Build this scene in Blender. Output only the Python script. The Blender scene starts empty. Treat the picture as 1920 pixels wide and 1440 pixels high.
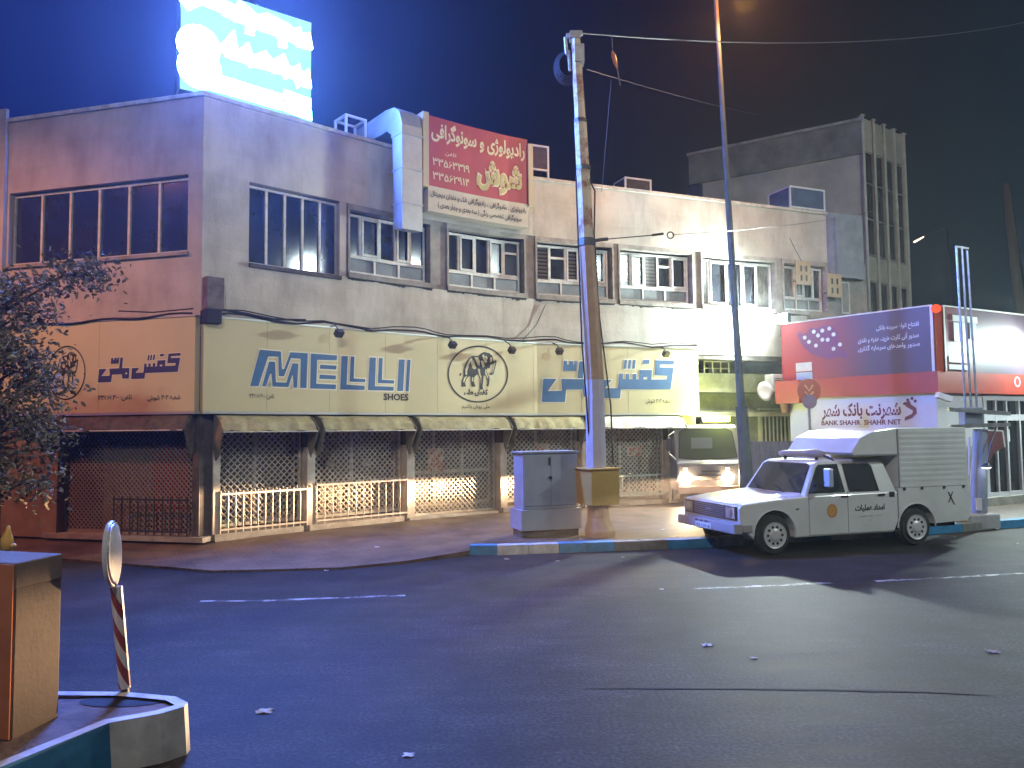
import bpy, bmesh, math, random
from mathutils import Vector, Matrix, noise
from mathutils.geometry import tessellate_polygon
random.seed(7)
R = math.radians
SC = bpy.context.scene
COL = SC.collection

# ------------------------------------------------------------------ camera
F = 1450.0; HC = 1.9
PITCH = math.atan(86 / F); ROLL = 0.010
CM = Matrix.Rotation(math.pi / 2 + PITCH, 3, 'X') @ Matrix.Rotation(-ROLL, 3, 'Z')
cd = bpy.data.cameras.new("camera"); cam = bpy.data.objects.new("camera", cd); COL.objects.link(cam)
cam.matrix_world = Matrix.Translation((0, 0, HC)) @ CM.to_4x4()
cd.sensor_fit = 'HORIZONTAL'; cd.sensor_width = 36; cd.lens = 36 * F / 1920; cd.clip_end = 2000; cd.clip_start = 0.1
SC.camera = cam

# ------------------------------------------------------------------ world (night sky)
W = bpy.data.worlds.new("World"); SC.world = W; W.use_nodes = True
nt = W.node_tree; nt.nodes.clear()
wo = nt.nodes.new('ShaderNodeOutputWorld'); bg = nt.nodes.new('ShaderNodeBackground')
tc = nt.nodes.new('ShaderNodeTexCoord'); sx = nt.nodes.new('ShaderNodeSeparateXYZ')
nt.links.new(tc.outputs['Generated'], sx.inputs[0])
mx = nt.nodes.new('ShaderNodeMapRange'); mx.inputs['From Min'].default_value = -0.75; mx.inputs['From Max'].default_value = 0.7
nt.links.new(sx.outputs['X'], mx.inputs['Value'])
rx = nt.nodes.new('ShaderNodeValToRGB'); el = rx.color_ramp.elements
el[0].position = 0; el[0].color = (.007, .016, .15, 1); el[1].position = 1; el[1].color = (.012, .028, .042, 1)
for p, c in ((.35, (.003, .006, .07, 1)), (.53, (.0015, .0013, .006, 1)), (.72, (.0016, .0014, .004, 1))):
    e = el.new(p); e.color = c
nt.links.new(mx.outputs[0], rx.inputs[0])
nt.links.new(rx.outputs[0], bg.inputs['Color']); bg.inputs['Strength'].default_value = 1.0
nt.links.new(bg.outputs[0], wo.inputs['Surface'])
SC.view_settings.view_transform = 'Standard'; SC.view_settings.look = 'None'
SC.view_settings.exposure = 0.0; SC.view_settings.gamma = 1
cy = SC.cycles
cy.use_denoising = True; cy.sample_clamp_indirect = 3.0; cy.max_bounces = 6; cy.diffuse_bounces = 3
cy.glossy_bounces = 3; cy.transmission_bounces = 4; cy.volume_bounces = 0; cy.caustics_reflective = False; cy.caustics_refractive = False

# ------------------------------------------------------------------ street lighting outside the frame, and an added cool fill lamp
def lamp(name, kind, loc, power, col, radius=.15, aim=None, cone=None, blend=.4):
    l = bpy.data.lights.new(name, kind); l.energy = power; l.color = col; l.shadow_soft_size = radius
    o = bpy.data.objects.new(name, l); COL.objects.link(o); o.location = loc
    if aim is not None:
        o.rotation_euler = (Vector(aim) - Vector(loc)).to_track_quat('-Z', 'Y').to_euler()
    if cone: l.spot_size = R(cone); l.spot_blend = blend
    return o
SOD = (1.0, .42, .13)
lamp('sodium_lamp_light', 'SPOT', (-14.0, 7.5, 9.8), 3900, (1.0, .34, .17), .25, (-7.6, 13.5, .8), 66, .9)
lamp('street_lamp_light', 'SPOT', (-1.5, -4.0, 11.0), 4600, (1.0, .93, .82), .3, (-.5, 17.0, 4.6), 96, 1.0)
lamp('cool_fill_light', 'SPOT', (17.0, 7.0, 9.5), 5000, (.80, .98, .96), .3, (10.5, 20, 5.0), 115, .9)  # added cool lamp off to the right, brightens tower, kiosk and pickup

BEAMSIGN = 1.0
# ------------------------------------------------------------------ pixel <-> world helpers
def ray(px, py): return CM @ Vector(((px - 960) / F, (720 - py) / F, -1))
def G(px, py, z=0.0):
    d = ray(px, py); t = (z - HC) / d.z
    return Vector((d.x * t, d.y * t, z))
def atY(px, py, Y):
    d = ray(px, py); t = Y / d.y
    return Vector((d.x * t, Y, HC + d.z * t))

# ------------------------------------------------------------------ mesh builder
class MB:
    def __init__(s): s.v = []; s.f = []
    def add(s, vs, fs):
        n = len(s.v); s.v += [Vector(v) for v in vs]; s.f += [tuple(n + i for i in f) for f in fs]; return s
    def hexa(s, b, t):   # 4 bottom pts, 4 top pts
        return s.add(list(b) + list(t), [(3, 2, 1, 0), (4, 5, 6, 7), (0, 1, 5, 4), (1, 2, 6, 5), (2, 3, 7, 6), (3, 0, 4, 7)])
    def box(s, x0, x1, y0, y1, z0, z1, M=None):
        b = [Vector(p) for p in ((x0, y0, z0), (x1, y0, z0), (x1, y1, z0), (x0, y1, z0))]
        t = [Vector(p) for p in ((x0, y0, z1), (x1, y0, z1), (x1, y1, z1), (x0, y1, z1))]
        if M is not None: b = [M @ p for p in b]; t = [M @ p for p in t]
        return s.hexa(b, t)
    def tube(s, pts, rad, n=8, cap=True):
        pts = [Vector(p) for p in pts]
        if not hasattr(rad, '__len__'): rad = [rad] * len(pts)
        base = len(s.v); up = None
        for i, p in enumerate(pts):
            d = (pts[min(i + 1, len(pts) - 1)] - pts[max(i - 1, 0)]).normalized()
            if up is None:
                up = Vector((0, 0, 1)) if abs(d.z) < .9 else Vector((1, 0, 0))
            a = d.cross(up).normalized(); b = d.cross(a).normalized(); up = a.cross(d)
            for k in range(n):
                th = 2 * math.pi * (k + .5) / n
                s.v.append(p + (a * math.cos(th) + b * math.sin(th)) * rad[i])
        for i in range(len(pts) - 1):
            for k in range(n):
                k2 = (k + 1) % n
                s.f.append((base + i * n + k, base + i * n + k2, base + (i + 1) * n + k2, base + (i + 1) * n + k))
        if cap:
            s.f.append(tuple(base + k for k in range(n))); m = base + (len(pts) - 1) * n
            s.f.append(tuple(m + n - 1 - k for k in range(n)))
        return s
    def bar(s, a, b, w, h=None):
        """square bar from a to b"""
        h = h or w; a = Vector(a); b = Vector(b); d = (b - a).normalized()
        up = Vector((0, 0, 1)) if abs(d.z) < .95 else Vector((0, 1, 0))
        x = d.cross(up).normalized() * w / 2; y = x.cross(d).normalized() * h / 2
        return s.hexa([a - x - y, a + x - y, a + x + y, a - x + y], [b - x - y, b + x - y, b + x + y, b - x + y])
    def lathe(s, prof, M=None, n=20):
        """prof = [(r, z)] about local Z"""
        base = len(s.v); M = M or Matrix()
        for r, z in prof:
            for k in range(n):
                t = 2 * math.pi * k / n
                s.v.append(M @ Vector((r * math.cos(t), r * math.sin(t), z)))
        for i in range(len(prof) - 1):
            for k in range(n):
                k2 = (k + 1) % n
                s.f.append((base + i * n + k, base + i * n + k2, base + (i + 1) * n + k2, base + (i + 1) * n + k))
        s.f.append(tuple(base + n - 1 - k for k in range(n))); m = base + (len(prof) - 1) * n
        s.f.append(tuple(m + k for k in range(n)))
        return s
    def poly(s, loops, fn, th=0.0):
        """2-D loops (first outer, rest holes) mapped by fn(u,v,depth) ; th extrudes"""
        tri = tessellate_polygon([[Vector((p[0], p[1], 0)) for p in l] for l in loops])
        flat = [p for l in loops for p in l]; base = len(s.v)
        s.v += [Vector(fn(p[0], p[1], 0)) for p in flat]
        s.f += [tuple(base + i for i in t) for t in tri]
        if th:
            b2 = len(s.v); s.v += [Vector(fn(p[0], p[1], th)) for p in flat]
            s.f += [tuple(b2 + i for i in t) for t in tri]
            k = 0
            for l in loops:
                for i in range(len(l)):
                    j = (i + 1) % len(l)
                    s.f.append((base + k + i, base + k + j, b2 + k + j, b2 + k + i))
                k += len(l)
        return s
    def build(s, name, mat, parent=None, smooth=False, bevel=0, fix=True, mats=None, fm=None):
        me = bpy.data.meshes.new(name)
        Mi = Matrix()
        p = parent
        while p is not None and p.parent is not None: p = p.parent
        if p is not None: Mi = p.matrix_basis.inverted()
        me.from_pydata([Mi @ v for v in s.v], [], s.f)
        if fix:
            bm = bmesh.new(); bm.from_mesh(me); bmesh.ops.recalc_face_normals(bm, faces=bm.faces); bm.to_mesh(me); bm.free()
        for m in (mats or [mat]): me.materials.append(m)
        if fm: me.polygons.foreach_set('material_index', fm)
        if smooth:
            me.polygons.foreach_set('use_smooth', [True] * len(me.polygons))
        o = bpy.data.objects.new(name, me); COL.objects.link(o)
        if parent is not None: o.parent = parent
        if bevel:
            m = o.modifiers.new('bevel', 'BEVEL'); m.width = bevel; m.segments = 2; m.limit_method = 'ANGLE'; m.angle_limit = R(40)
        return o

def tag(o, label=None, cat=None, group=None, kind=None):
    if label: o['label'] = label
    if cat: o['category'] = cat
    if group: o['group'] = group
    if kind: o['kind'] = kind
    return o
def thing(name, label, cat, loc=(0, 0, 0), rz=0.0, group=None):
    o = bpy.data.objects.new(name, None); COL.objects.link(o); o.empty_display_size = .2
    o.matrix_basis = Matrix.Translation(loc) @ Matrix.Rotation(rz, 4, 'Z')
    return tag(o, label, cat, group)
def copy_tree(o, parent=None):
    c = o.copy(); COL.objects.link(c); c.parent = parent
    for ch in [x for x in COL.objects if x.parent == o]: copy_tree(ch, c)
    return c
def LM(root): return root.matrix_basis.copy()

# ------------------------------------------------------------------ materials
MATS = {}
def mat(name, col, rough=.7, metal=0, col2=None, nscale=3, bump=0.0, bscale=None, streak=0, emit=None, estr=0, spec=.5, contrast=(.35, .65), coords='Object', extra=None, coat=0):
    if name in MATS: return MATS[name]
    m = bpy.data.materials.new(name); m.use_nodes = True; t = m.node_tree; N = t.nodes; L = t.links
    b = N['Principled BSDF']; b.inputs['Base Color'].default_value = (*col, 1)
    b.inputs['Roughness'].default_value = rough; b.inputs['Metallic'].default_value = metal
    b.inputs['Specular IOR Level'].default_value = spec
    if coat: b.inputs['Coat Weight'].default_value = coat
    if emit: b.inputs['Emission Color'].default_value = (*emit, 1); b.inputs['Emission Strength'].default_value = estr
    co = N.new('ShaderNodeTexCoord')
    src = co.outputs[coords]
    if streak:
        mp = N.new('ShaderNodeMapping'); mp.inputs['Scale'].default_value = (streak, streak, 1); L.new(src, mp.inputs[0]); src2 = mp.outputs[0]
    else: src2 = src
    if col2:
        n = N.new('ShaderNodeTexNoise'); n.inputs['Scale'].default_value = nscale; n.inputs['Detail'].default_value = 8; n.inputs['Roughness'].default_value = .65
        L.new(src2, n.inputs['Vector'])
        r = N.new('ShaderNodeValToRGB'); r.color_ramp.elements[0].position = contrast[0]; r.color_ramp.elements[1].position = contrast[1]
        r.color_ramp.elements[0].color = (*col2, 1); r.color_ramp.elements[1].color = (*col, 1)
        L.new(n.outputs[0], r.inputs[0]); L.new(r.outputs[0], b.inputs['Base Color'])
        MATS[name + '_out'] = r.outputs[0]
    if bump:
        n2 = N.new('ShaderNodeTexNoise'); n2.inputs['Scale'].default_value = bscale or 40; n2.inputs['Detail'].default_value = 6
        L.new(src, n2.inputs['Vector'])
        bp = N.new('ShaderNodeBump'); bp.inputs['Strength'].default_value = bump; bp.inputs['Distance'].default_value = .02
        L.new(n2.outputs[0], bp.inputs['Height']); L.new(bp.outputs[0], b.inputs['Normal'])
    MATS[name] = m
    if extra: extra(t, b)
    return m
def emis(name, col, s):
    if name in MATS: return MATS[name]
    m = bpy.data.materials.new(name); m.use_nodes = True; N = m.node_tree.nodes; N.clear()
    e = N.new('ShaderNodeEmission'); e.inputs[0].default_value = (*col, 1); e.inputs[1].default_value = s
    o = N.new('ShaderNodeOutputMaterial'); m.node_tree.links.new(e.outputs[0], o.inputs[0]); MATS[name] = m
    return m

def tiles(angle, base, dirt, mortar):
    """stone cladding of large tiles; texture runs along the wall"""
    def ex(t, b):
        N = t.nodes; L = t.links
        co = N.new('ShaderNodeTexCoord'); rot = N.new('ShaderNodeVectorRotate'); rot.rotation_type = 'Z_AXIS'; rot.inputs['Angle'].default_value = -angle
        L.new(co.outputs['Object'], rot.inputs['Vector'])
        sp = N.new('ShaderNodeSeparateXYZ'); L.new(rot.outputs[0], sp.inputs[0])
        cb = N.new('ShaderNodeCombineXYZ'); L.new(sp.outputs['X'], cb.inputs['X']); L.new(sp.outputs['Z'], cb.inputs['Y'])
        br = N.new('ShaderNodeTexBrick'); br.inputs['Scale'].default_value = 1; br.inputs['Brick Width'].default_value = .9; br.inputs['Row Height'].default_value = .42
        br.inputs['Mortar Size'].default_value = .006; br.inputs['Mortar Smooth'].default_value = .3; br.inputs['Color1'].default_value = (*base, 1)
        br.inputs['Color2'].default_value = (*[c * .9 for c in base], 1); br.inputs['Mortar'].default_value = (*mortar, 1)
        L.new(cb.outputs[0], br.inputs['Vector'])
        mp = N.new('ShaderNodeMapping'); mp.inputs['Scale'].default_value = (.8, .8, .22); L.new(rot.outputs[0], mp.inputs[0])
        n = N.new('ShaderNodeTexNoise'); n.inputs['Scale'].default_value = 2.2; n.inputs['Detail'].default_value = 6; n.inputs['Roughness'].default_value = .7
        L.new(mp.outputs[0], n.inputs['Vector'])
        r = N.new('ShaderNodeValToRGB'); r.color_ramp.elements[0].position = .30; r.color_ramp.elements[1].position = .55
        r.color_ramp.elements[0].color = (*dirt, 1); r.color_ramp.elements[1].color = (1, 1, 1, 1)
        L.new(n.outputs[0], r.inputs[0])
        n3 = N.new('ShaderNodeTexNoise'); n3.inputs['Scale'].default_value = 1.3; n3.inputs['Detail'].default_value = 8; L.new(rot.outputs[0], n3.inputs['Vector'])
        r3 = N.new('ShaderNodeValToRGB'); r3.color_ramp.elements[0].position = .3; r3.color_ramp.elements[1].position = .62
        r3.color_ramp.elements[0].color = (.72, .70, .68, 1); r3.color_ramp.elements[1].color = (1, 1, 1, 1); L.new(n3.outputs[0], r3.inputs[0])
        m1 = N.new('ShaderNodeMix'); m1.data_type = 'RGBA'; m1.blend_type = 'MULTIPLY'; m1.inputs[0].default_value = 1
        L.new(br.outputs[0], m1.inputs[6]); L.new(r.outputs[0], m1.inputs[7])
        m2 = N.new('ShaderNodeMix'); m2.data_type = 'RGBA'; m2.blend_type = 'MULTIPLY'; m2.inputs[0].default_value = 1
        L.new(m1.outputs[2], m2.inputs[6]); L.new(r3.outputs[0], m2.inputs[7]); L.new(m2.outputs[2], b.inputs['Base Color'])
    return ex
stone = mat('stone_cladding', (.5, .48, .42), .75, bump=.25, bscale=25, extra=tiles(R(36), (.52, .50, .45), (.74, .71, .68), (.47, .45, .405)))
stone_l = mat('stone_cladding_side', (.5, .46, .4), .75, bump=.25, bscale=25, extra=tiles(R(-14.8), (.50, .46, .43), (.78, .75, .73), (.46, .42, .39)))
render_m = mat('grey_render', (.30, .29, .27), .9, col2=(.17, .16, .15), nscale=2.5, bump=.3)
conc = mat('concrete', (.36, .34, .31), .9, col2=(.2, .19, .17), nscale=4, bump=.4)
darkc = mat('dark_concrete', (.11, .10, .09), .9, col2=(.05, .045, .04), nscale=4)  # dark tone for lintels, pillar tops, roof and soffit
near_black = mat('dark_recess', (.03, .028, .026), .95)  # near-black coat for room backs and chipped edges
glass = mat('dark_window_glass', (.012, .014, .02), .08, spec=.8, col2=(.03, .032, .04), nscale=1.2)
glassf = mat('frosted_window_glass', (.16, .17, .18), .35, col2=(.08, .085, .09), nscale=2)
alu = mat('pale_window_frame', (.62, .62, .6), .45, col2=(.42, .42, .4), nscale=6)
whitef = mat('white_paint', (.72, .72, .7), .45, col2=(.6, .6, .57), nscale=4)
coping = mat('coping_stone', (.55, .53, .48), .7, col2=(.3, .28, .25), nscale=5)
cream = mat('cream_sign_sheet', (.58, .53, .33), .42, col2=(.52, .475, .29), nscale=.8, contrast=(.3, .7))
blue_l = mat('blue_lettering', (.05, .14, .32), .45, col2=(.04, .11, .26), nscale=2)
outl = mat('pale_outline', (.72, .70, .58), .5)
ink = mat('black_ink', (.018, .018, .016), .6)
greyink = mat('grey_ink', (.16, .16, .18), .6)
canvas = mat('awning_canvas', (.40, .38, .22), .9, col2=(.22, .2, .11), nscale=5, bump=.3, bscale=12)
canvasd = mat('dark_awning_canvas', (.13, .11, .08), .95, col2=(.05, .045, .035), nscale=5, bump=.3, bscale=12)
steel = mat('galvanised_steel', (.42, .42, .42), .38, metal=.7, col2=(.28, .27, .26), nscale=8)
dsteel = mat('dark_steel', (.05, .05, .055), .45, metal=.3)
railp = mat('pale_railing_paint', (.70, .66, .60), .5, col2=(.45, .38, .3), nscale=9)
pillar = mat('pillar_stone', (.58, .52, .45), .7, col2=(.38, .33, .28), nscale=4)
redp = mat('red_panel', (.5, .035, .035), .5, col2=(.38, .03, .03), nscale=2)
navy = mat('navy_panel', (.04, .055, .10), .4)
rubber = mat('black_rubber', (.015, .015, .016), .8)
carw = mat('white_car_paint', (.66, .67, .66), .28, col2=(.55, .56, .55), nscale=1.5, coat=.35)
cargrey = mat('grey_trim', (.2, .2, .21), .5)
cabglass = mat('vehicle_glass', (.02, .025, .03), .05, spec=.9)
asphalt = None

# ------------------------------------------------------------------ Persian shaping (presentation forms, visual order)
AR = {}
def _a(ch, base, n): AR[ch] = (base, n)
for ch, b, n in (('ا', 0xFE8D, 2), ('آ', 0xFE81, 2), ('ب', 0xFE8F, 4), ('ت', 0xFE95, 4), ('ث', 0xFE99, 4), ('ج', 0xFE9D, 4), ('ح', 0xFEA1, 4), ('خ', 0xFEA5, 4),
                 ('د', 0xFEA9, 2), ('ذ', 0xFEAB, 2), ('ر', 0xFEAD, 2), ('ز', 0xFEAF, 2), ('س', 0xFEB1, 4), ('ش', 0xFEB5, 4), ('ص', 0xFEB9, 4), ('ض', 0xFEBD, 4),
                 ('ط', 0xFEC1, 4), ('ع', 0xFEC9, 4), ('غ', 0xFECD, 4), ('ف', 0xFED1, 4), ('ق', 0xFED5, 4), ('ل', 0xFEDD, 4), ('م', 0xFEE1, 4), ('ن', 0xFEE5, 4),
                 ('ه', 0xFEE9, 4), ('و', 0xFEED, 2), ('پ', 0xFB56, 4), ('چ', 0xFB7A, 4), ('ژ', 0xFB8A, 2), ('ک', 0xFB8E, 4), ('گ', 0xFB92, 4), ('ی', 0xFBFC, 4)):
    _a(ch, b, n)
def fa(s):
    out = []
    for i, c in enumerate(s):
        if c not in AR: out.append({'(': ')', ')': '('}.get(c, c)); continue
        b, n = AR[c]
        pj = i > 0 and s[i - 1] in AR and AR[s[i - 1]][1] == 4
        nj = i + 1 < len(s) and s[i + 1] in AR and n == 4
        out.append(chr(b + (3 if pj and nj else 2 if nj else 1 if pj else 0)))
    res = []; num = ''
    for c in out:                      # numbers keep their own order
        if '\u06F0' <= c <= '\u06F9': num += c
        else:
            if num: res.append(num); num = ''
            res.append(c)
    if num: res.append(num)
    return ''.join(reversed(res))
def text2d(body, bold=0.0):
    c = bpy.data.curves.new('t', 'FONT'); c.body = body; c.resolution_u = 2; c.offset = bold
    o = bpy.data.objects.new('t', c); COL.objects.link(o)
    me = bpy.data.meshes.new_from_object(o.evaluated_get(bpy.context.evaluated_depsgraph_get()))
    vs = [(v.co.x, v.co.y) for v in me.vertices]; fs = [tuple(p.vertices) for p in me.polygons]
    bpy.data.objects.remove(o); bpy.data.curves.remove(c); bpy.data.meshes.remove(me)
    return vs, fs
def add_text(mb, body, u0, u1, v0, v1, fn, bold=0.0):
    """fit text in the rectangle u0..u1, v0..v1 of the mapping fn(u,v)"""
    vs, fs = text2d(body, bold)
    if not vs: return mb
    xs = [v[0] for v in vs]; ys = [v[1] for v in vs]; a, b, c, d = min(xs), max(xs), min(ys), max(ys)
    return mb.add([fn(u0 + (x - a) / (b - a) * (u1 - u0), v0 + (y - c) / (d - c + 1e-9) * (v1 - v0)) for x, y in vs], fs)
def offset_poly(p, w):
    n = len(p); A = sum(p[i][0] * p[(i + 1) % n][1] - p[(i + 1) % n][0] * p[i][1] for i in range(n)); sg = 1 if A > 0 else -1
    out = []
    for i in range(n):
        a = Vector(p[i - 1]); b = Vector(p[i]); c = Vector(p[(i + 1) % n])
        d1 = (b - a).normalized(); d2 = (c - b).normalized()
        n1 = Vector((d1.y, -d1.x)) * sg; n2 = Vector((d2.y, -d2.x)) * sg
        m = (n1 + n2) / max(1 + n1.dot(n2), .35)
        out.append(tuple(b + m * w))
    return out

# ------------------------------------------------------------------ facade frames
class Fac:
    def __init__(s, pts):
        s.p = [Vector(q) for q in pts]; s.d = []; s.L = [0]
        for a, b in zip(s.p, s.p[1:]):
            s.d.append((b - a).normalized()); s.L.append(s.L[-1] + (b - a).length)
        nn = [Vector((d.y, -d.x)) for d in s.d]; s.m = [nn[0]]
        for a, b in zip(nn, nn[1:]): s.m.append((a + b) / (1 + a.dot(b)))
        s.m.append(nn[-1]); s.n = nn
    def P(s, u, o, z):
        i = 0
        while i < len(s.d) - 1 and u > s.L[i + 1]: i += 1
        t = (u - s.L[i]) / (s.L[i + 1] - s.L[i])
        tm = min(max(t, 0), 1)
        q = s.p[i] + s.d[i] * (u - s.L[i]) + (s.m[i] * (1 - tm) + s.m[i + 1] * tm) * o
        return Vector((q.x, q.y, z))
    def hit(s, px, py, o=0.0):
        r = ray(px, py); best = None
        for i in range(len(s.d)):
            a = s.p[i] + s.m[i] * o; b = s.p[i + 1] + s.m[i + 1] * o; e = b - a
            det = r.x * (-e.y) + e.x * r.y
            t = (a.x * (-e.y) + e.x * a.y) / det; k = (r.x * a.y - r.y * a.x) / det
            lo = -1e9 if i == 0 else -1e-6; hi = 1e9 if i == len(s.d) - 1 else 1 + 1e-6
            if t > 0 and lo <= k <= hi:
                if best is None or t < best[0]: best = (t, s.L[i] + k * (s.L[i + 1] - s.L[i]), HC + r.z * t)
        return best[1], best[2]
    def box(s, mb, u0, u1, o0, o1, z0, z1):
        us = [u0] + [l for l in s.L[1:-1] if u0 + 1e-4 < l < u1 - 1e-4] + [u1]
        b = len(mb.v)
        for u in us:
            for o, z in ((o0, z0), (o1, z0), (o1, z1), (o0, z1)): mb.v.append(s.P(u, o, z))
        for i in range(len(us) - 1):
            for k in range(4):
                k2 = (k + 1) % 4
                mb.f.append((b + i * 4 + k, b + i * 4 + k2, b + i * 4 + 4 + k2, b + i * 4 + 4 + k))
        e = b + (len(us) - 1) * 4
        mb.f += [(b + 3, b + 2, b + 1, b), (e, e + 1, e + 2, e + 3)]
        return mb
    def fn(s, o):
        return lambda u, v, th=0: s.P(u, o + th, v)
CA = Vector((-5.17, 12.79))
MF = Fac([CA, (-3.2, 14.62), (-2.24, 15.48), (-1.0, 16.42), (-.2, 16.96), (.5, 17.35), (1.4, 17.73), (9.6, 21.0)])
LF = Fac([(-17.0, 15.92), CA])
ZP, ZWT, ZWB, ZST, ZSB = 7.6, 6.24, 4.95, 3.82, 2.26
LU = LF.L[-1]
def ms(px, py=700, o=0.0): return MF.hit(px, py, o)[0]
def ls(px, py=700, o=0.0): return LF.hit(px, py, o)[0]

# ================================================================== GROUND
def asph():
    m = bpy.data.materials.new('asphalt'); m.use_nodes = True; t = m.node_tree; N = t.nodes; L = t.links; b = N['Principled BSDF']
    co = N.new('ShaderNodeTexCoord')
    n1 = N.new('ShaderNodeTexNoise'); n1.inputs['Scale'].default_value = .9; n1.inputs['Detail'].default_value = 10; n1.inputs['Roughness'].default_value = .72
    L.new(co.outputs['Object'], n1.inputs['Vector'])
    r1 = N.new('ShaderNodeValToRGB'); r1.color_ramp.elements[0].position = .33; r1.color_ramp.elements[1].position = .7
    r1.color_ramp.elements[0].color = (.008, .008, .008, 1); r1.color_ramp.elements[1].color = (.040, .037, .036, 1); L.new(n1.outputs[0], r1.inputs[0])
    n2 = N.new('ShaderNodeTexNoise'); n2.inputs['Scale'].default_value = 38; n2.inputs['Detail'].default_value = 3; L.new(co.outputs['Object'], n2.inputs['Vector'])
    mp = N.new('ShaderNodeMapping'); mp.inputs['Scale'].default_value = (.35, 2.2, 1); mp.inputs['Rotation'].default_value = (0, 0, R(-12)); L.new(co.outputs['Object'], mp.inputs[0])
    n3 = N.new('ShaderNodeTexNoise'); n3.inputs['Scale'].default_value = 2.6; n3.inputs['Detail'].default_value = 7; n3.inputs['Roughness'].default_value = .7; L.new(mp.outputs[0], n3.inputs['Vector'])
    r3 = N.new('ShaderNodeValToRGB'); r3.color_ramp.elements[0].position = .35; r3.color_ramp.elements[1].position = .68
    r3.color_ramp.elements[0].color = (.45, .45, .46, 1); r3.color_ramp.elements[1].color = (1.5, 1.46, 1.42, 1); L.new(n3.outputs[0], r3.inputs[0])
    mm = N.new('ShaderNodeMix'); mm.data_type = 'RGBA'; mm.blend_type = 'MULTIPLY'; mm.inputs[0].default_value = 1
    L.new(r1.outputs[0], mm.inputs[6]); L.new(r3.outputs[0], mm.inputs[7])
    r2 = N.new('ShaderNodeValToRGB'); r2.color_ramp.elements[0].position = .42; r2.color_ramp.elements[1].position = .7
    r2.color_ramp.elements[0].color = (.6, .6, .6, 1); r2.color_ramp.elements[1].color = (2.1, 2.1, 2.1, 1); L.new(n2.outputs[0], r2.inputs[0])
    m2 = N.new('ShaderNodeMix'); m2.data_type = 'RGBA'; m2.blend_type = 'MULTIPLY'; m2.inputs[0].default_value = 1
    L.new(mm.outputs[2], m2.inputs[6]); L.new(r2.outputs[0], m2.inputs[7]); L.new(m2.outputs[2], b.inputs['Base Color'])
    rr = N.new('ShaderNodeMapRange'); rr.inputs['To Min'].default_value = .58; rr.inputs['To Max'].default_value = .8; b.inputs['Specular IOR Level'].default_value = .22; L.new(n3.outputs[0], rr.inputs['Value']); L.new(rr.outputs[0], b.inputs['Roughness'])
    bp = N.new('ShaderNodeBump'); bp.inputs['Strength'].default_value = .25; bp.inputs['Distance'].default_value = .012
    L.new(n2.outputs[0], bp.inputs['Height']); L.new(bp.outputs[0], b.inputs['Normal'])
    return m
asphalt = asph()
g = MB(); g.add([(-300, -200, 0), (300, -200, 0), (300, 500, 0), (-300, 500, 0)], [(0, 1, 2, 3)])
tag(g.build('road', asphalt, fix=False), kind='structure')

def flat_ribbon(pts, w, z, jit=0, seg=.12):
    """uneven flat strip along ground points (as quads)"""
    mb = MB(); P_ = []
    for a, b in zip(pts, pts[1:]):
        a = Vector(a); b = Vector(b); n = max(1, int((b - a).length / seg))
        P_ += [a.lerp(b, i / n) for i in range(n)]
    P_.append(Vector(pts[-1])); vs = []
    for i, p in enumerate(P_):
        d = (P_[min(i + 1, len(P_) - 1)] - P_[max(i - 1, 0)]).normalized(); n = Vector((-d.y, d.x, 0))
        ww = w(i / len(P_)) if callable(w) else w
        a, b = (ww / 2 * (1 + random.uniform(-jit, jit)) for _ in range(2))
        vs += [Vector((p.x, p.y, z)) + n * a, Vector((p.x, p.y, z)) - n * b]
    mb.add(vs, [(2 * i, 2 * i + 1, 2 * i + 3, 2 * i + 2) for i in range(len(P_) - 1)])
    return mb
linep = mat('worn_road_paint', (.34, .34, .33), .6, col2=(.035, .035, .035), nscale=5, contrast=(.46, .56))
for pts in ([(375, 1128), (520, 1126), (650, 1121), (760, 1117)], [(1300, 1104), (1400, 1101), (1560, 1093)], [(1640, 1090), (1780, 1083), (1960, 1073)]):
    tag(flat_ribbon([G(*q) for q in pts], .085, .004, .5).build('lane_line', linep, fix=False), kind='structure')
dark_flat = mat('matte_black', (.008, .008, .009), .8)
tag(flat_ribbon([G(1090, 1291), (G(1280, 1291)), G(1500, 1293), G(1700, 1297), G(1880, 1304)], lambda t: .035 * math.sin(math.pi * (t * .9 + .05)) + .006, .004, .4).build('road_dark_strip', dark_flat, fix=False), kind='structure')  # thin dark strip across the road, tapering at both ends

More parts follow.
